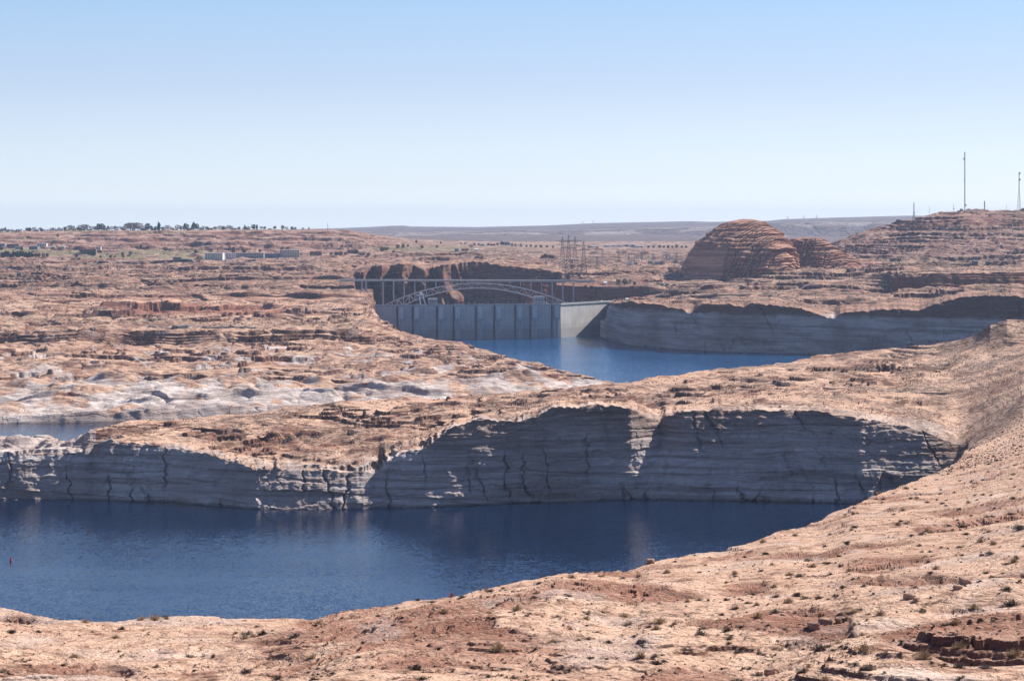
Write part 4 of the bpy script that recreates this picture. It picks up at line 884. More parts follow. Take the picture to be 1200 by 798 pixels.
# buildings below the rim on the left
for a in (('house', 'blue-grey low house at the left edge under the rim', 2.5, 289, 6, 7, 'blue', 'grey', 2, 'house'), ('lodge', 'long dark brown lodge near the left edge above the turf', 15, 290, 14, 8, 'brown', 'red', 4, 'lodge'), ('house', 'dark grey house right of the brown lodge', 22, 292.5, 9, 6, 'grey', 'dark', 2, 'house'),
          ('house', 'dark blue-grey house with white gable end left of the white clubhouse', 39, 292.5, 10, 8, 'blue', 'dark', 3, 'house'), ('clubhouse', 'white and grey clubhouse on the turf under the left rim', 49, 289.5, 11, 9, 'white', 'grey', 4, 'clubhouse'), ('house', 'low brown house right of the clubhouse', 60, 291.5, 8, 4, 'brown', 'grey', 2, 'house'), ('house', 'small cream house behind the dark hedge line right of the clubhouse', 73, 291.5, 5, 5, 'cream', 'grey', 1, 'house'),
          ('lodge', 'large dark red-brown lodge among dark trees on the left turf', 103, 297, 19, 10, 'brown', 'red', 5, 'lodge'), ('house', 'cream flat-roofed block at the right end of the brown lodge', 115, 293.5, 6, 9, 'cream', 'pale', 2, 'house'),
          ('shed', 'dark flat shed left of the long hotel', 207.5, 305.5, 9, 7, 'dark', 'dark', 3, 'shed'), ('shed', 'dark low shed on the mid-left plain', 22, 323, 4.5, 4, 'dark', 'dark', 0, 'shed'),
          ('house', 'dark brown house at the foot of the red slope, left part of the row', 349, 300.5, 9, 6, 'brown', 'dark', 2, 'house'), ('house', 'dark house in the row at the foot of the red slope, middle part', 370, 299, 14, 8, 'brown', 'red', 3, 'house'), ('house', 'red-brown house with tall roof at the foot of the red slope', 413, 297.5, 12, 9, 'brown', 'red', 3, 'house'), ('house', 'low tan house right of the red-brown one', 424, 299, 8, 5, 'tan', 'dark', 2, 'house'),
          ('house', 'dark red low house on the plain left of the pylons', 545, 294, 9, 5, 'brown', 'red', 2, 'house'), ('house', 'small grey house left of the dark red low house', 535, 294.5, 5, 5, 'grey', 'dark', 1, 'house'), ('house', 'small white house right of the dark red low house', 558, 294, 4, 4, 'white', 'pale', 0, 'house'), ('house', 'cream house behind the plain, between dark trees', 565, 288, 6, 5, 'cream', 'grey', 1, 'house'), ('house', 'tan house with reddish roof beside the cream house', 577, 288, 7, 5, 'tan', 'red', 1, 'house'),
          ('hall', 'dark blue-green hall on the plain above the bridge arch', 593, 287.5, 9, 10, 'blue', 'dark', 3, 'hall'), ('tower_house', 'small cream tower building on the plain left of the pylons', 610.5, 289.5, 3, 9, 'cream', 'cream', 1, 'building'),
          ('shed', 'white shed beside the road right of the bridge', 709.5, 333.8, 3.5, 4, 'white', 'pale', 0, 'shed'), ('house', 'tan block beside the road right of the bridge', 725, 333, 5, 9, 'tan', 'tan', 1, 'building'), ('house', 'cream block right of the tan block beside the road', 738.5, 332.5, 3, 9, 'cream', 'cream', 1, 'building'),
          ('shed', 'small white shed on the promontory above the dam end', 735, 352.2, 3, 2.5, 'white', 'pale', 0, 'shed'), ('hut', 'small dark hut on the plain under the mast hill', 1143.5, 309.5, 5, 5, 'dark', 'dark', 0, 'hut'), ('hut', 'small dark hut on the plain, right of another dark hut', 1158.5, 310, 4, 5, 'dark', 'dark', 0, 'hut')):
    building(a[0], a[1], a[2], a[3], a[4], a[5], 12, PAL[a[6]], PAL[a[7]], a[5] > 6.5, None, a[8], 0, a[9])
# hotel blocks
building('hotel', 'white three-storey hotel block at the left end of the row', 251, 304.3, 21, 14, 18, M_light, PAL['pale'], True, None, 7, -.1, 'hotel', None, 3)
building('hotel', 'whitest short hotel block, second in the row', 270, 303.5, 12, 13, 16, PAL['pale'], PAL['pale'], True, None, 4, .15, 'hotel', None, 3)
building('hotel', 'long grey-blue low hotel wing behind the white blocks', 292, 302.5, 34, 11, 16, PAL['grey'], PAL['grey'], True, None, 12, 0, 'hotel', None, 2)
building('hotel', 'dark low hotel wing right of the long grey one', 318, 302, 18, 9, 16, PAL['blue'], PAL['grey'], True, None, 8, 0, 'hotel', None, 2)
building('hotel', 'tall tan and grey hotel block at the right end of the row', 339, 301.2, 23, 16, 18, PAL['cream'], PAL['pale'], True, None, 8, .08, 'hotel', None, 3)
# warehouses
for u, v, wp, h, lb in ((711, 289.8, 6, 6, 'short bright white warehouse at the left end of the far row'), (722, 289.5, 16, 4.5, 'long low white warehouse in the far row'), (738, 289.8, 14, 8.5, 'tallest white warehouse in the middle of the far row'), (749, 290.4, 10, 5.5, 'white warehouse at the right end of the far row'), (695, 290.2, 9, 3, 'low pale warehouse left of the white ones')):
    building('warehouse', lb, u, v, wp, h, 30, PAL['white'], M_white, True, 'white warehouses on the plain', 2 if wp > 8 else 0, 0, 'warehouse', None, 1)

# ---------------------------------------------------------------- trees
def leaf_mat(name, a, b):
    t = NT(name); n = t.noise(t.pos(), .9, 3, .7); return t.end(t.mix(t.ramp(n, .35, .65), a, b), .9, .1)
L_ever = leaf_mat('evergreen_foliage', (.018, .034, .018), (.050, .078, .036)); L_bare = leaf_mat('bare_twigs', (.13, .105, .095), (.22, .185, .165)); L_grey = leaf_mat('grey_foliage', (.06, .075, .055), (.13, .14, .10))
M_bark = simple('bark', (.10, .07, .05), .95)
def tree_proto(kind, seed, mat):
    r_ = np.random.default_rng(seed); n = 300
    p = r_.normal(size=(n, 3)); p /= np.linalg.norm(p, axis=1)[:, None]; p *= r_.uniform(.55, 1, (n, 1)) ** .5
    if kind == 'round': c, a = (0, 0, .60), (.40, .40, .40)
    elif kind == 'column': c, a = (0, 0, .53), (.19, .19, .47)
    elif kind == 'cone': c, a = (0, 0, .55), (.30, .30, .45)
    else: c, a = (0, 0, .60), (.50, .50, .38)
    # uneven clumps
    q = 1 + .35 * np.sin(p[:, 0] * 5 + seed) * np.cos(p[:, 1] * 4 + seed * 2) ; p = p * q[:, None]
    if kind == 'cone': p[:, :2] *= np.clip(.95 - .6 * p[:, 2:3], .15, 1.5)
    P = np.array(c) + p * np.array(a); s_ = .05 if kind != 'bare' else .022
    v = []; f = []
    for i in range(n):
        d1 = r_.normal(size=3); d1 /= np.linalg.norm(d1); d2 = np.cross(d1, r_.normal(size=3)); d2 /= np.linalg.norm(d2); k = s_ * r_.uniform(.6, 1.5)
        e = (k * 3 if kind == 'bare' else k)
        b = len(v); v += [tuple(P[i] - d1 * e - d2 * k), tuple(P[i] + d1 * e - d2 * k * .6), tuple(P[i] + d1 * e * .8 + d2 * k), tuple(P[i] - d1 * e * .7 + d2 * k)]; f.append((b, b + 1, b + 2, b + 3))
    me = bpy.data.meshes.new('crown'); me.from_pydata(v, [], f); me.materials.append(mat)
    m = MB(); m.bar((0, 0, 0), (.01, 0, .55), (.07, .03), 6)
    for k in range(4): an = k * 1.6 + seed; m.bar((0, 0, .3 + .05 * k), (.2 * math.cos(an), .2 * math.sin(an), .62 + .04 * k), (.03, .012), 4)
    return me, m.mesh('trunk', M_bark)
PT = {'round': [tree_proto('round', s_, L_ever) for s_ in (1, 2, 3)], 'column': [tree_proto('column', s_, L_ever) for s_ in (4, 5)], 'cone': [tree_proto('cone', s_, L_ever) for s_ in (6, 7)], 'bare': [tree_proto('bare', s_, L_bare) for s_ in (8, 9, 10)], 'grey': [tree_proto('round', s_, L_grey) for s_ in (11, 12)]}
KN = {'round': ('round_tree', 'dark round'), 'column': ('columnar_tree', 'dark narrow'), 'cone': ('conifer', 'dark pointed'), 'bare': ('bare_tree', 'bare grey-brown'), 'grey': ('grey_tree', 'grey-green round')}
tk = [0]
def tree(kind, x, y, z, h, wd_=1.0, label=None, group=None):
    tk[0] += 1; cr_, tr_ = PT[kind][tk[0] % len(PT[kind])]
    t_ = thing(KN[kind][0], label, 'tree', (x, y, z - .4), rng.uniform(0, 6), group); t_.scale = (h * wd_, h * wd_, h)
    link('crown', cr_, t_); link('trunk', tr_, t_); return t_
# the row on the left skyline: column, height in rows, kind
SK = [(0.5, 3, 'bare'), (6, 5.2, 'round'), (9, 3.5, 'grey'), (14, 3, 'bare'), (19.5, 4.6, 'cone'), (25, 3.5, 'bare'), (32, 5, 'grey'), (35, 5.4, 'round'), (40, 5.8, 'bare'), (47, 5.2, 'round'), (49, 4.5, 'round'), (56, 4, 'bare'), (63, 4.5, 'bare'), (69, 5, 'bare'), (76, 5.5, 'round'), (82, 7.5, 'bare'), (85, 7, 'bare'), (91, 4.5, 'round'), (94, 8, 'bare'), (99, 8.6, 'bare'), (102, 8, 'bare'), (108, 6, 'bare'),
      (112, 5.5, 'grey'), (116, 9.5, 'round'), (119, 9, 'grey'), (122, 6, 'bare'), (126.5, 6.8, 'cone'), (131, 5.5, 'bare'), (135, 6, 'round'), (140, 5.5, 'bare'), (144, 6, 'bare'), (150, 10.4, 'bare'), (153, 11, 'bare'), (158, 10.5, 'bare'), (161.5, 10.8, 'bare'), (166, 7, 'bare'), (172.8, 9.6, 'round'), (177, 6, 'grey'), (182, 5.5, 'round'), (186, 11, 'column'), (191, 5, 'grey'), (196, 7, 'bare'), (201, 5, 'bare'), (208, 7.5, 'bare'), (213, 6, 'bare'), (216.5, 8.6, 'cone'), (218.5, 8, 'round'),
      (227, 10.5, 'cone'), (230.5, 8.5, 'round'), (238, 5.5, 'bare'), (243, 5, 'grey'), (252, 4.5, 'bare'), (258, 6, 'bare'), (262, 5, 'grey'), (268, 7, 'bare'), (271, 5, 'bare'), (280, 4.5, 'grey'), (287, 6.5, 'cone'), (291, 5, 'bare'), (297, 7, 'round'), (301, 6.5, 'column'), (306, 4, 'bare'), (310, 4, 'grey'), (322, 4.5, 'grey'), (331, 6, 'round'), (336, 4, 'bare'), (342, 4.2, 'grey'), (346, 4, 'round'), (355, 3, 'bare'), (362, 3.5, 'cone')]
for i, (u, hpx, k_) in enumerate(SK):
    d = 5965 + (i * 91 % 170); x, y, z = at(u, d)
    nb_ = min(HS, key=lambda h_: abs(h_[0] - u)); j = HS.index(nb_)
    tree(k_, x, y, z, (hpx * .85 + .4) * y / FPX, 1.1 if k_ in ('bare', 'grey') else .9, '%s %s skyline tree, %s of the %s house from the left' % ('tall' if hpx > 7.5 else 'low' if hpx < 5 else 'middling', KN[k_][1], ('just ' if abs(u - nb_[0]) < 3 else '') + ('left' if u < nb_[0] else 'right'), ORD[j]), 'trees along the left skyline')
from collections import defaultdict
dd_ = defaultdict(list)
for o in C.objects:
    if o.get('group') == 'trees along the left skyline': dd_[o['label']].append(o)
for lb, os_ in dd_.items():
    if len(os_) > 1:
        os_.sort(key=lambda o: o.location.x, reverse='right of' not in lb)
        for w_, o in zip(('nearer', 'farther', 'farthest'), os_): o['label'] = lb.replace('skyline tree', w_ + ' skyline tree')
# denser low growth between
for i in range(30):
    u = 2 + i * 10.1 + rng.uniform(-3, 3); d = 6010 + rng.uniform(0, 120); x, y, z = at(u, d)
    tree('bare' if i % 3 else 'grey', x, y, z, rng.uniform(2.6, 4.6) * y / FPX, 1.4, 'low shrubby tree filling the left skyline row, %s from the left' % ORD[i], 'low trees filling the left skyline row')
for i in range(26):      # the dark rows on the left turf
    u = 1 + i * 1.45; x, y, z = spot(u, 301.2 + .6 * math.sin(i)); tree('column' if i % 4 else 'cone', x, y, z, rng.uniform(4.6, 7.4) * y / FPX, .8, 'narrow dark tree in the close turf row, %s from the left' % ORD[i], 'close row of narrow trees on the turf')
for j, (u, v, h, k_) in enumerate(((31, 302, 5.8, 'round'), (33.5, 302, 6.2, 'column'), (36, 302, 5.4, 'round'), (38.5, 302, 5, 'round'), (42, 302, 5.4, 'round'), (45.5, 302, 5.6, 'round'), (50.5, 301.8, 5.2, 'round'), (55, 301.5, 5, 'round'))):
    x, y, z = spot(u, v); tree(k_, x, y, z, h * y / FPX, .95, 'dark rounded tree ending the turf row, %s from its right end' % ORD[7 - j], 'trees ending the turf row')
OT = [(1.5, 294, 5, 'round'), (26, 294, 4.6, 'column'), (67.5, 278, 3.4, 'round'), (89.5, 302, 4, 'round'), (92, 305, 3.5, 'grey'), (94.5, 296, 4.6, 'round'), (107, 300, 6, 'round'), (110, 300, 5, 'round'), (117.5, 297.5, 4.4, 'grey'), (117.8, 302.5, 3.2, 'round'), (129.5, 302.5, 3.6, 'round'), (134.8, 302.5, 3.4, 'column'), (143.5, 300, 4.5, 'round'), (144.6, 302.3, 3.2, 'round'), (152.8, 299, 4.6, 'round'),
      (229.5, 297.5, 5, 'round'), (246.5, 297, 6, 'bare'), (273.5, 297, 5.5, 'cone'), (286, 297, 4.5, 'round'), (304.5, 296, 4, 'round'), (330, 294, 4, 'cone'), (337.5, 292.5, 3.5, 'round'), (388, 299.5, 4, 'round'), (394, 300, 5, 'round'), (399, 300, 5.4, 'round'), (405, 299, 4, 'grey'), (418, 298.5, 5.5, 'round'), (432, 300.5, 4.5, 'grey'), (440, 302, 4, 'bare'), (447.5, 295, 5.4, 'round'), (451.5, 294, 4.4, 'round'), (454, 293.5, 4, 'grey'),
      (466, 291.5, 5, 'round'), (472.5, 290.5, 5, 'cone'), (478, 289.5, 3, 'grey'), (488, 285, 3.4, 'round'), (494.5, 291.5, 4.2, 'round'), (461, 296.5, 3, 'grey'), (512, 291, 3.6, 'grey'), (516.5, 286, 2.6, 'round'), (540, 286.5, 2.4, 'grey'), (545, 286.6, 2.6, 'grey'), (552, 291, 5, 'bare'), (556, 288, 3.2, 'round'), (561, 288, 3, 'grey'), (572, 288, 3, 'round'), (583, 288, 3.6, 'round'), (588, 287.6, 4.6, 'round'), (600, 289, 3.6, 'round'), (604, 289, 3, 'grey'),
      (617, 290, 3, 'round'), (622, 290, 3.2, 'grey'), (628, 290.4, 3, 'round'), (634, 290.4, 3.4, 'grey'), (641, 290.5, 3, 'round'), (648, 291, 3, 'grey'), (690, 291, 2.6, 'round'), (700, 291.5, 2.6, 'round'), (760, 291, 3.4, 'grey'), (766, 291, 3.4, 'round'), (773, 291, 4, 'round'), (778, 291, 3.2, 'grey'), (783, 291, 4, 'cone'), (788, 291, 3, 'round'), (793, 291, 4.2, 'round'), (799, 291, 3.2, 'grey'), (804, 291, 3, 'round'), (732, 334, 7, 'grey'), (744, 334, 4, 'grey'), (693, 339, 4.5, 'grey'), (686, 338, 4, 'grey')]
def near_word(u):
    for lim, w_ in ((60, 'under the left rim'), (125, 'around the brown lodge'), (200, 'on the turf right of the lodge'), (345, 'behind the hotel row'), (445, 'at the foot of the red slope'), (500, 'on the turf right of the red slope'), (612, 'on the plain above the bridge'), (660, 'right of the cream tower building'), (756, 'by the warehouses and road'), (900, 'right of the white warehouses')):
        if u < lim: return w_
seen = {}
for u, v, h, k_ in OT:
    x, y, z = spot(u, v); b_ = '%s tree %s' % (KN[k_][1], near_word(u)); seen.setdefault(b_, []).append((u, v, h, k_))
for b_, L_ in seen.items():
    L_.sort()
    for i, (u, v, h, k_) in enumerate(L_):
        x, y, z = spot(u, v); tree(k_, x, y, z, h * y / FPX, 1.1, b_ if len(L_) == 1 else b_ + ', %s from the left' % ORD[i], 'scattered trees on the plain')

# ---------------------------------------------------------------- vehicles
CARM = {'white': simple('white_car_paint', (.80, .80, .80), .3, 0, .02, .3, .5), 'silver': simple('silver_car_paint', (.50, .51, .53), .3, .3, .02, .3, .5), 'dark': simple('dark_car_paint', (.05, .055, .07), .3, 0, .02, .3, .5), 'red': simple('red_car_paint', (.4, .05, .04), .3, 0, .02, .3, .5)}
def vehicle(x, y, z, col, kind, label, rz=0.0, par=None):
    t_ = thing(kind, label, 'van' if kind == 'parked_van' else 'car', (x, y, z), rz, 'vehicles by the dam and road'); L, H = (5.4, 2.3) if kind == 'parked_van' else (4.6, 1.45)
    m = MB(); b0 = .35; pr = [(-L / 2, b0), (-L / 2, .95), (-L * .42, 1.0), (-L * .32 if H < 2 else -L * .47, H), (L * .18 if H < 2 else L * .28, H), (L * .33 if H < 2 else L * .4, 1.0), (L / 2, .85), (L / 2, b0)]; k = len(pr)
    for s_ in (-.9, .9):
        for px_, pz in pr: m.v.append((px_, s_ * (.88 if pz > 1.2 else 1), pz))
    m.f.append(tuple(range(k))); m.f.append(tuple(reversed(range(k, 2 * k))))
    for i in range(k): m.f.append(((i + 1) % k, i, k + i, k + (i + 1) % k))
    m.build('body', CARM[col], t_)
    for s_ in (-1, 1): MB().box((-L * .05, s_ * .83, H * .80 if H < 2 else 1.75), (L * .42, .08, .42)).build('window', M_glass, t_)
    for sx in (-.32, .32):
        for s_ in (-1, 1): MB().cyl((sx * L, s_ * .92 - .11, .36), .36, .22, 12, 'y').build('wheel', M_dark, t_)
for u, col, kd, lb in ((708, 'white', 'parked_van', 'white van on the dam crest near its right end'), (711.5, 'white', 'parked_car', 'white car just right of the van on the dam crest'), (714.5, 'silver', 'parked_car', 'silver car at the right end of the dam crest'), (590, 'white', 'parked_car', 'white car on the crest above the middle of the dam'), (570, 'silver', 'parked_car', 'silver car on the crest left of the middle of the dam')):
    c, rz = dloc(u, -5, 0); vehicle(c.x + DO.x, c.y + DO.y, CREST + .12, col, kd, lb, rz)
for u, v, col, kd, lb in ((776, 333.2, 'white', 'parked_van', 'white van on the road left of the big butte'), (780.5, 333.2, 'white', 'parked_car', 'white car on the road left of the big butte, right of a van'), (783, 333.0, 'silver', 'parked_car', 'silver car on the road at the foot of the big butte'), (720.5, 334.5, 'white', 'parked_car', 'white car by the tan block beside the road'), (727, 352.3, 'white', 'parked_van', 'white van on the promontory above the dam end'), (36, 330, 'white', 'parked_van', 'white van on the plain at the left, left of another'), (39, 330, 'white', 'parked_van', 'white van on the plain at the left, right of another'), (715.5, 333.6, 'dark', 'parked_car', 'dark car by the white shed beside the road')):
    x, y, z = spot(u, v); vehicle(x, y, zat(x, y) + .35, col, kd, lb, .1)
for i, u in enumerate((799, 808, 818, 824, 833, 843, 700, 722)):
    x, y, z = spot(u, 333.5); t_ = thing('street_lamp', 'slim road lamp near the foot of the big butte, %s from the left' % ORD[sorted((799, 808, 818, 824, 833, 843, 700, 722)).index(u)], 'street lamp', (x, y, z), 0, 'road lamps at the butte'); MB().bar((0, 0, 0), (0, 0, 11), .4).build('pole', M_gal, t_); MB().box((1.2, 0, 11), (3, .5, .35)).build('lamp_head', M_gal, t_)

# ---------------------------------------------------------------- buoy
d = wd(657.5); x = (12.6 - 600) / FPX * d
t_ = thing('channel_buoy', 'small red channel buoy floating on the near bay at the far left', 'buoy', (x, d, -.25))
M_red = simple('buoy_red', (.60, .03, .05), .45, 0, .06, .8)
MB().cyl((0, 0, 0), .62, 1.3, 16).build('float', M_red, t_); MB().cyl((0, 0, 1.3), .42, 1.5, 16, r2=.18).build('mark', M_red, t_); MB().cyl((0, 0, 2.8), .12, .35, 8).build('top_light', M_light, t_)

# ---------------------------------------------------------------- desert bushes, stones
def bush_mesh(seed, mat, n=150, flat=.7, thick=.016, leaf=.05):
    r_ = np.random.default_rng(seed); v = []; f = []
    for i in range(n):
        an = r_.uniform(0, 2 * math.pi); el = math.asin(r_.uniform(.08, 1)); R_ = r_.uniform(.65, 1.0) * (1 + .22 * math.sin(3 * an + seed)); h = .12
        dx, dy, dz_ = math.cos(an) * math.cos(el), math.sin(an) * math.cos(el), math.sin(el) * flat
        a = np.array([dx * .06, dy * .06, 0]); b = np.array([dx, dy, dz_]) * R_ * .5; mid = (a + b) / 2 + np.array([0, 0, -.03]) + r_.normal(size=3) * .03
        sd = np.cross(b, [0.1, .2, 1]); sd /= np.linalg.norm(sd) + 1e-6; k = len(v); t0 = thick
        v += [tuple(a - sd * t0), tuple(a + sd * t0), tuple(mid + sd * t0), tuple(mid - sd * t0), tuple(b + sd * t0 * .6), tuple(b - sd * t0 * .6)]
        f += [(k, k + 1, k + 2, k + 3), (k + 3, k + 2, k + 4, k + 5)]
        for q in range(2):
            c_ = b * r_.uniform(.72, 1.04) + r_.normal(size=3) * .025; e1 = r_.normal(size=3) * leaf * .6; e2 = r_.normal(size=3) * leaf * .6; k = len(v)
            c_[2] = max(c_[2], .02); v += [tuple(c_), tuple(c_ + e1), tuple(c_ + e2)]; f.append((k, k + 1, k + 2))
    me = bpy.data.meshes.new('bush'); me.from_pydata(v, [], f); me.materials.append(mat); return me
B_straw = leaf_mat('straw_bush', (.34, .235, .14), (.50, .37, .24)); B_grey = leaf_mat('grey_brush', (.15, .125, .10), (.27, .225, .185)); B_dark = leaf_mat('dark_brush', (.062, .052, .042), (.13, .108, .085)); B_red = leaf_mat('reddish_twigs', (.20, .08, .07), (.30, .13, .11))
BM = {'straw': [bush_mesh(i, B_straw, 150, .8) for i in (1, 2, 3)], 'grey': [bush_mesh(i, B_grey, 150, .65) for i in (4, 5, 6)], 'dark': [bush_mesh(i, B_dark, 150, .62) for i in (7, 8)]}
WORD = {'straw': 'straw-coloured domed', 'grey': 'grey-brown domed', 'dark': 'dark low'}
def zone(u, v):
    h_ = 'far right' if u > 1080 else 'right' if u > 820 else 'centre' if u > 540 else 'left' if u > 260 else 'far left'
    w_ = 'at the slope foot' if v > 740 else 'low on the slope' if v > 690 else 'midway up the slope' if v > 620 else 'high on the slope'
    return w_ + ' ' + h_
cand = []
while len(cand) < 292:
    y = 165 + (rng.random() ** 1.35) * 560; u = rng.uniform(-15, 1215); x = (u - 600) / FPX * y; z = zat(x, y); v = HV + (CAMZ - z) * FPX / y
    if v > 800 or v < 480: continue
    c = colidx(u); k = int(np.argmax(D2[:, c] >= y))
    if VP[:k, c].min() < v - .5: continue
    dens = .35 + .65 * sstep(350, 700, np.array(u)) + .3 * float(perlin(np.array([x / 18]), np.array([y / 22]), 55)[0])
    if rng.random() > dens: continue
    cand.append((u, v, x, y, z))
KEY = [(960, 762, 2.4, 'grey'), (1012, 764, 2.0, 'straw'), (1083, 772, 1.9, 'straw'), (1190, 768, 1.8, 'straw'), (1118, 731, 1.9, 'straw'), (1186, 708, 2.6, 'grey'), (773, 730, 1.7, 'straw'), (769, 737, 1.5, 'straw'), (751, 770, 1.6, 'straw'), (862, 713, 1.3, 'dark'), (584, 762, 2.0, 'straw'), (373, 731, 1.9, 'straw'), (12, 711, 1.6, 'straw'), (181, 727, 2.3, 'straw'), (166, 726, 1.5, 'straw'), (195, 725, 1.3, 'straw'), (688, 670, 1.8, 'straw'), (730, 678, 1.5, 'grey'), (1149, 635, 1.9, 'straw'), (1052, 616, 2.2, 'straw'), (1160, 650, 1.6, 'grey'), (1195, 620, 3.2, 'grey'), (1068, 628, 1.8, 'grey'), (971, 660, 1.6, 'dark'), (590, 690, 1.2, 'straw'), (296, 746, 1.3, 'straw')]
nb_ = 0
def bush(u, x, y, z, s_, kd, label, i):
    o = bpy.data.objects.new('desert_bush', BM[kd][i % len(BM[kd])]); C.objects.link(o); o.location = (x, y, z - .03); o.rotation_euler = (0, 0, i * 1.3); o.scale = (s_, s_, s_ * (.9 + .2 * math.sin(i))); tag(o, label, 'bush', 'desert bushes on the near slope')
labs = {}
todo = []
for u, v, s_, kd in KEY: x, y, z = spot(u, v); todo.append((u, v, x, y, z, s_ * 1.0, kd, 'large '))
for i, (u, v, x, y, z) in enumerate(cand):
    kd = ('grey', 'straw', 'dark', 'grey', 'straw', 'dark', 'dark')[i % 7]; s_ = .75 + .95 * rng.random() ** 1.8 + (y - 165) / 700
    todo.append((u, v, x, y, z, s_, kd, ''))
groups_ = {}
for t_ in todo: groups_.setdefault('%s%s bush %s' % (t_[7], WORD[t_[6]], zone(t_[0], t_[1])), []).append(t_)
i = 0
for lb, L_ in groups_.items():
    L_.sort(key=lambda q: q[0])
    for j, (u, v, x, y, z, s_, kd, _) in enumerate(L_):
        nm = lb if len(L_) == 1 else lb + ', ' + ORD[min(j, 29)] + ' from the left'
        bush(u, x, y, z, s_, kd, nm, i); i += 1
o = bpy.data.objects.new('tamarisk_shrub', bush_mesh(31, B_red, 110, 1.2, .010, .03)); C.objects.link(o); x, y, z = spot(529, 699.5); o.location = (x, y, z); o.scale = (1.7, 1.5, 1.5); tag(o, 'wispy reddish leafless shrub on the brink above the water', 'shrub')

def scatter(name, pts, proto_v, proto_f, mat, smin, smax, zs=1.0, sink=.02, hue=None):
    pts = np.array(pts, float); n = len(pts); pv = np.array(proto_v, float); pf = np.array(proto_f)
    an = nr.uniform(0, 2 * math.pi, n); s_ = smin + (smax - smin) * nr.random(n) ** 2.2; s_ = s_ * (pts[:, 3] if pts.shape[1] > 3 else 1)
    jit = nr.uniform(.75, 1.25, (n, len(pv), 1)); q = pv[None] * jit
    sx = s_ * nr.uniform(.7, 1.3, n); x = q[..., 0] * sx[:, None]; y = q[..., 1] * s_[:, None]
    X_ = x * np.cos(an)[:, None] - y * np.sin(an)[:, None] + pts[:, :1]; Y_ = x * np.sin(an)[:, None] + y * np.cos(an)[:, None] + pts[:, 1:2]; Z_ = q[..., 2] * s_[:, None] * zs + pts[:, 2:3] - sink
    V = np.stack([X_, Y_, Z_], -1).reshape(-1, 3); k = len(pv)
    Fc = (pf[None] + (np.arange(n) * k)[:, None, None]).reshape(-1, pf.shape[1])
    me = bpy.data.meshes.new(name); me.vertices.add(len(V)); me.vertices.foreach_set('co', V.astype(np.float32).ravel()); me.loops.add(Fc.size); me.loops.foreach_set('vertex_index', Fc.astype(np.int32).ravel())
    me.polygons.add(len(Fc)); me.polygons.foreach_set('loop_start', np.arange(0, Fc.size, pf.shape[1], dtype=np.int32)); me.update(calc_edges=True); me.materials.append(mat)
    o_ = bpy.data.objects.new(name, me); C.objects.link(o_); o_['kind'] = 'stuff'; return o_
def cloud(n, y0, y1, pw, u0=-60, u1=1260, cond=None, sc_=None):
    out = []; y = y0 + (nr.random(n * 3) ** pw) * (y1 - y0); u = nr.uniform(u0, u1, n * 3); x = (u - 600) / FPX * y
    ci = np.clip(np.searchsorted(U, u), 1, NC - 1)
    for i in range(n * 3):
        col = D2[:, ci[i]]; k = int(np.searchsorted(col, y[i])) if True else 0; k = min(max(k, 1), NR - 1)
        z = Z2[k - 1, ci[i]] + (Z2[k, ci[i]] - Z2[k - 1, ci[i]]) * np.clip((y[i] - col[k - 1]) / (col[k] - col[k - 1] + 1e-9), 0, 1)
        if z < 1: continue
        if cond is not None and not cond(u[i], y[i], z, G[k], x[i], ROCK[k, ci[i]]): continue
        out.append((x[i], y[i], z - .02, 1.0 if sc_ is None else sc_(y[i])))
        if len(out) >= n: break
    return out
# small tufts: seven crossed blades
tv, tf = [], []
r3 = np.random.default_rng(5)
for i in range(14):
    a = r3.uniform(0, 2 * math.pi); e = r3.uniform(.25, 1.0); d1 = np.array([math.cos(a) * (1.1 - e * .7), math.sin(a) * (1.1 - e * .7), e * .62]) * .5; sd = np.cross(d1, [0, 0, 1.0]); sd = sd / (np.linalg.norm(sd) + 1e-6) * .10; b = len(tv)
    tv += [tuple(-sd * .4), tuple(sd * .4), tuple(d1 + sd), tuple(d1 - sd)]; tf.append((b, b + 1, b + 2, b + 3))
den = lambda x, y, lam, sd: float(perlin(np.array([x / lam]), np.array([y / lam]), sd)[0])
scatter('small_tufts', cloud(5200, 150, 900, 1.3, cond=lambda u, y, z, g_, x, rk: g_ < 5.5 and nr.random() < .45 + .9 * den(x, y, 16, 56) + .25 * (u > 500)), tv, tf, B_dark, .22, .75)
scatter('dry_grass', cloud(4200, 150, 900, 1.3, cond=lambda u, y, z, g_, x, rk: g_ < 5.5 and nr.random() < .4 + .9 * den(x, y, 13, 57)), tv, tf, B_straw, .2, .7)
scatter('headland_brush', cloud(5200, 1380, 2150, 1.0, cond=lambda u, y, z, g_, x, rk: 7.2 < g_ < 9.1 and z > 20 and nr.random() < .3 + 1.0 * den(x, y, 60, 58) + .35 * (u > 850)), tv, tf, B_grey, .8, 2.4)
scatter('slope_brush', cloud(2600, 700, 1500, 1.0, 1000, 1260, cond=lambda u, y, z, g_, x, rk: g_ < 7.5 and z > 25), tv, tf, B_dark, .6, 1.7)
scatter('plain_brush', cloud(9000, 2650, 5200, 1.0, cond=lambda u, y, z, g_, x, rk: g_ > 15.5 and z > 45 and nr.random() < .45 + 1.0 * den(x, y, 150, 59)), tv, tf, B_dark, 1.6, 4.6)
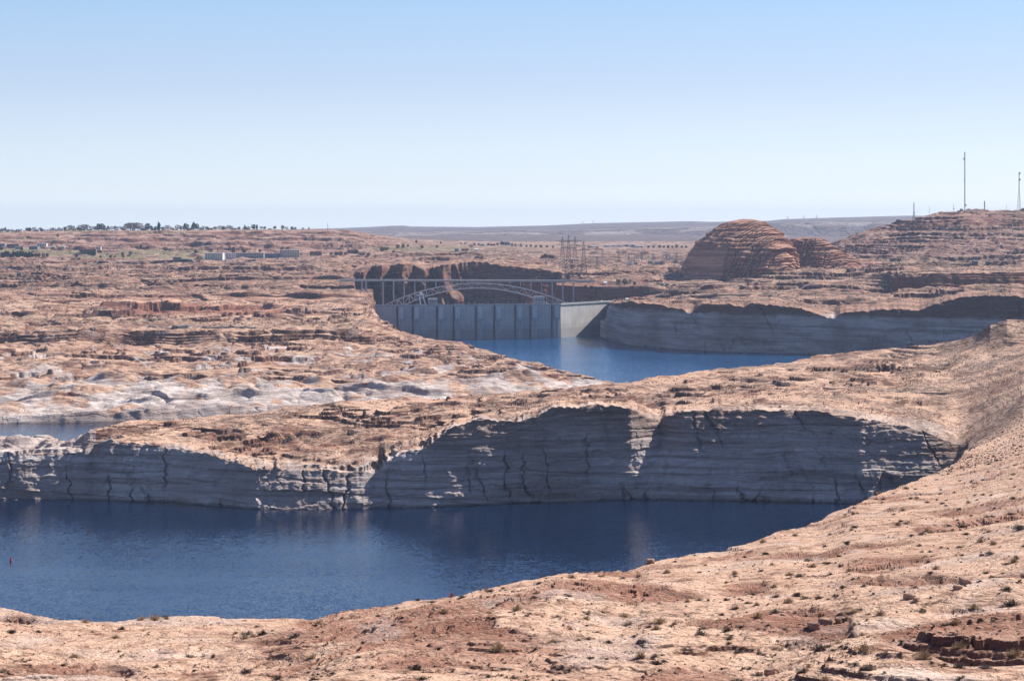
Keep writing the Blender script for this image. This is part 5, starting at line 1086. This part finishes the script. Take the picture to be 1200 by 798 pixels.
# loose stones
ico_v = [(-.5, -.4, -.1), (.55, -.42, -.1), (.5, .45, -.1), (-.48, .4, -.1), (-.4, -.3, .36), (.38, -.34, .42), (.4, .3, .34), (-.36, .34, .30)]
ico_f = [(4, 5, 6, 7), (0, 1, 5, 4), (1, 2, 6, 5), (2, 3, 7, 6), (3, 0, 4, 7)]
M_stone = simple('loose_sandstone', (.36, .22, .155), .95, 0, .35, 1.5)
scatter('loose_stones', cloud(7000, 150, 620, 1.25, cond=lambda u, y, z, g_, x, rk: g_ < 5 and rk > .42 + .25 * nr.random()), ico_v, ico_f, M_stone, .10, .55, .6)
for i, (u, v, s_, lb) in enumerate(((1066, 701, 1.2, 'rounded orange boulder below the ledge in the right foreground, left of its neighbour'), (1074, 704, .8, 'small boulder right of the rounded orange one'), (953, 735, 1.1, 'reddish block at the left end of the low ledge, right foreground'), (968, 731, 1.3, 'angular reddish block on the low ledge, right foreground'), (985, 728, 1.0, 'reddish block at the right end of the low ledge, right foreground'), (1131, 683, 1.3, 'brown boulder on the broken slabs near the right edge'), (1122, 690, .9, 'brown boulder lower left of another on the broken slabs'), (904, 790, 1.2, 'dark red block at the bottom right of the middle'), (762, 660, 1.7, 'square dark boulder on the brink above the bay'), (672, 669.5, 1.4, 'flat boulder on the brink left of a straw bush'))):
    x, y, z = spot(u, v); r_ = np.random.default_rng(i + 40); me = bpy.data.meshes.new('boulder'); import bmesh
    bm = bmesh.new(); bmesh.ops.create_icosphere(bm, subdivisions=3, radius=.5)
    for vv_ in bm.verts:
        p = vv_.co; n_ = 1 + .25 * float(perlin(np.array([p.x * 2.2 + i * 7]), np.array([p.y * 2.2 + p.z * 3]), 60)[0]); mx = max(abs(p.x), abs(p.y), abs(p.z)); vv_.co = p * (1 - .45 + .45 * .5 / mx * .85) * n_
    bm.to_mesh(me); bm.free(); me.materials.append(M_stone); o = bpy.data.objects.new('boulder', me); C.objects.link(o); o.location = (x, y, z + s_ * .15); o.scale = (s_ * 1.25, s_, s_ * .75); o.rotation_euler = (0, 0, i); tag(o, lb, 'boulder', 'boulders on the near slope')
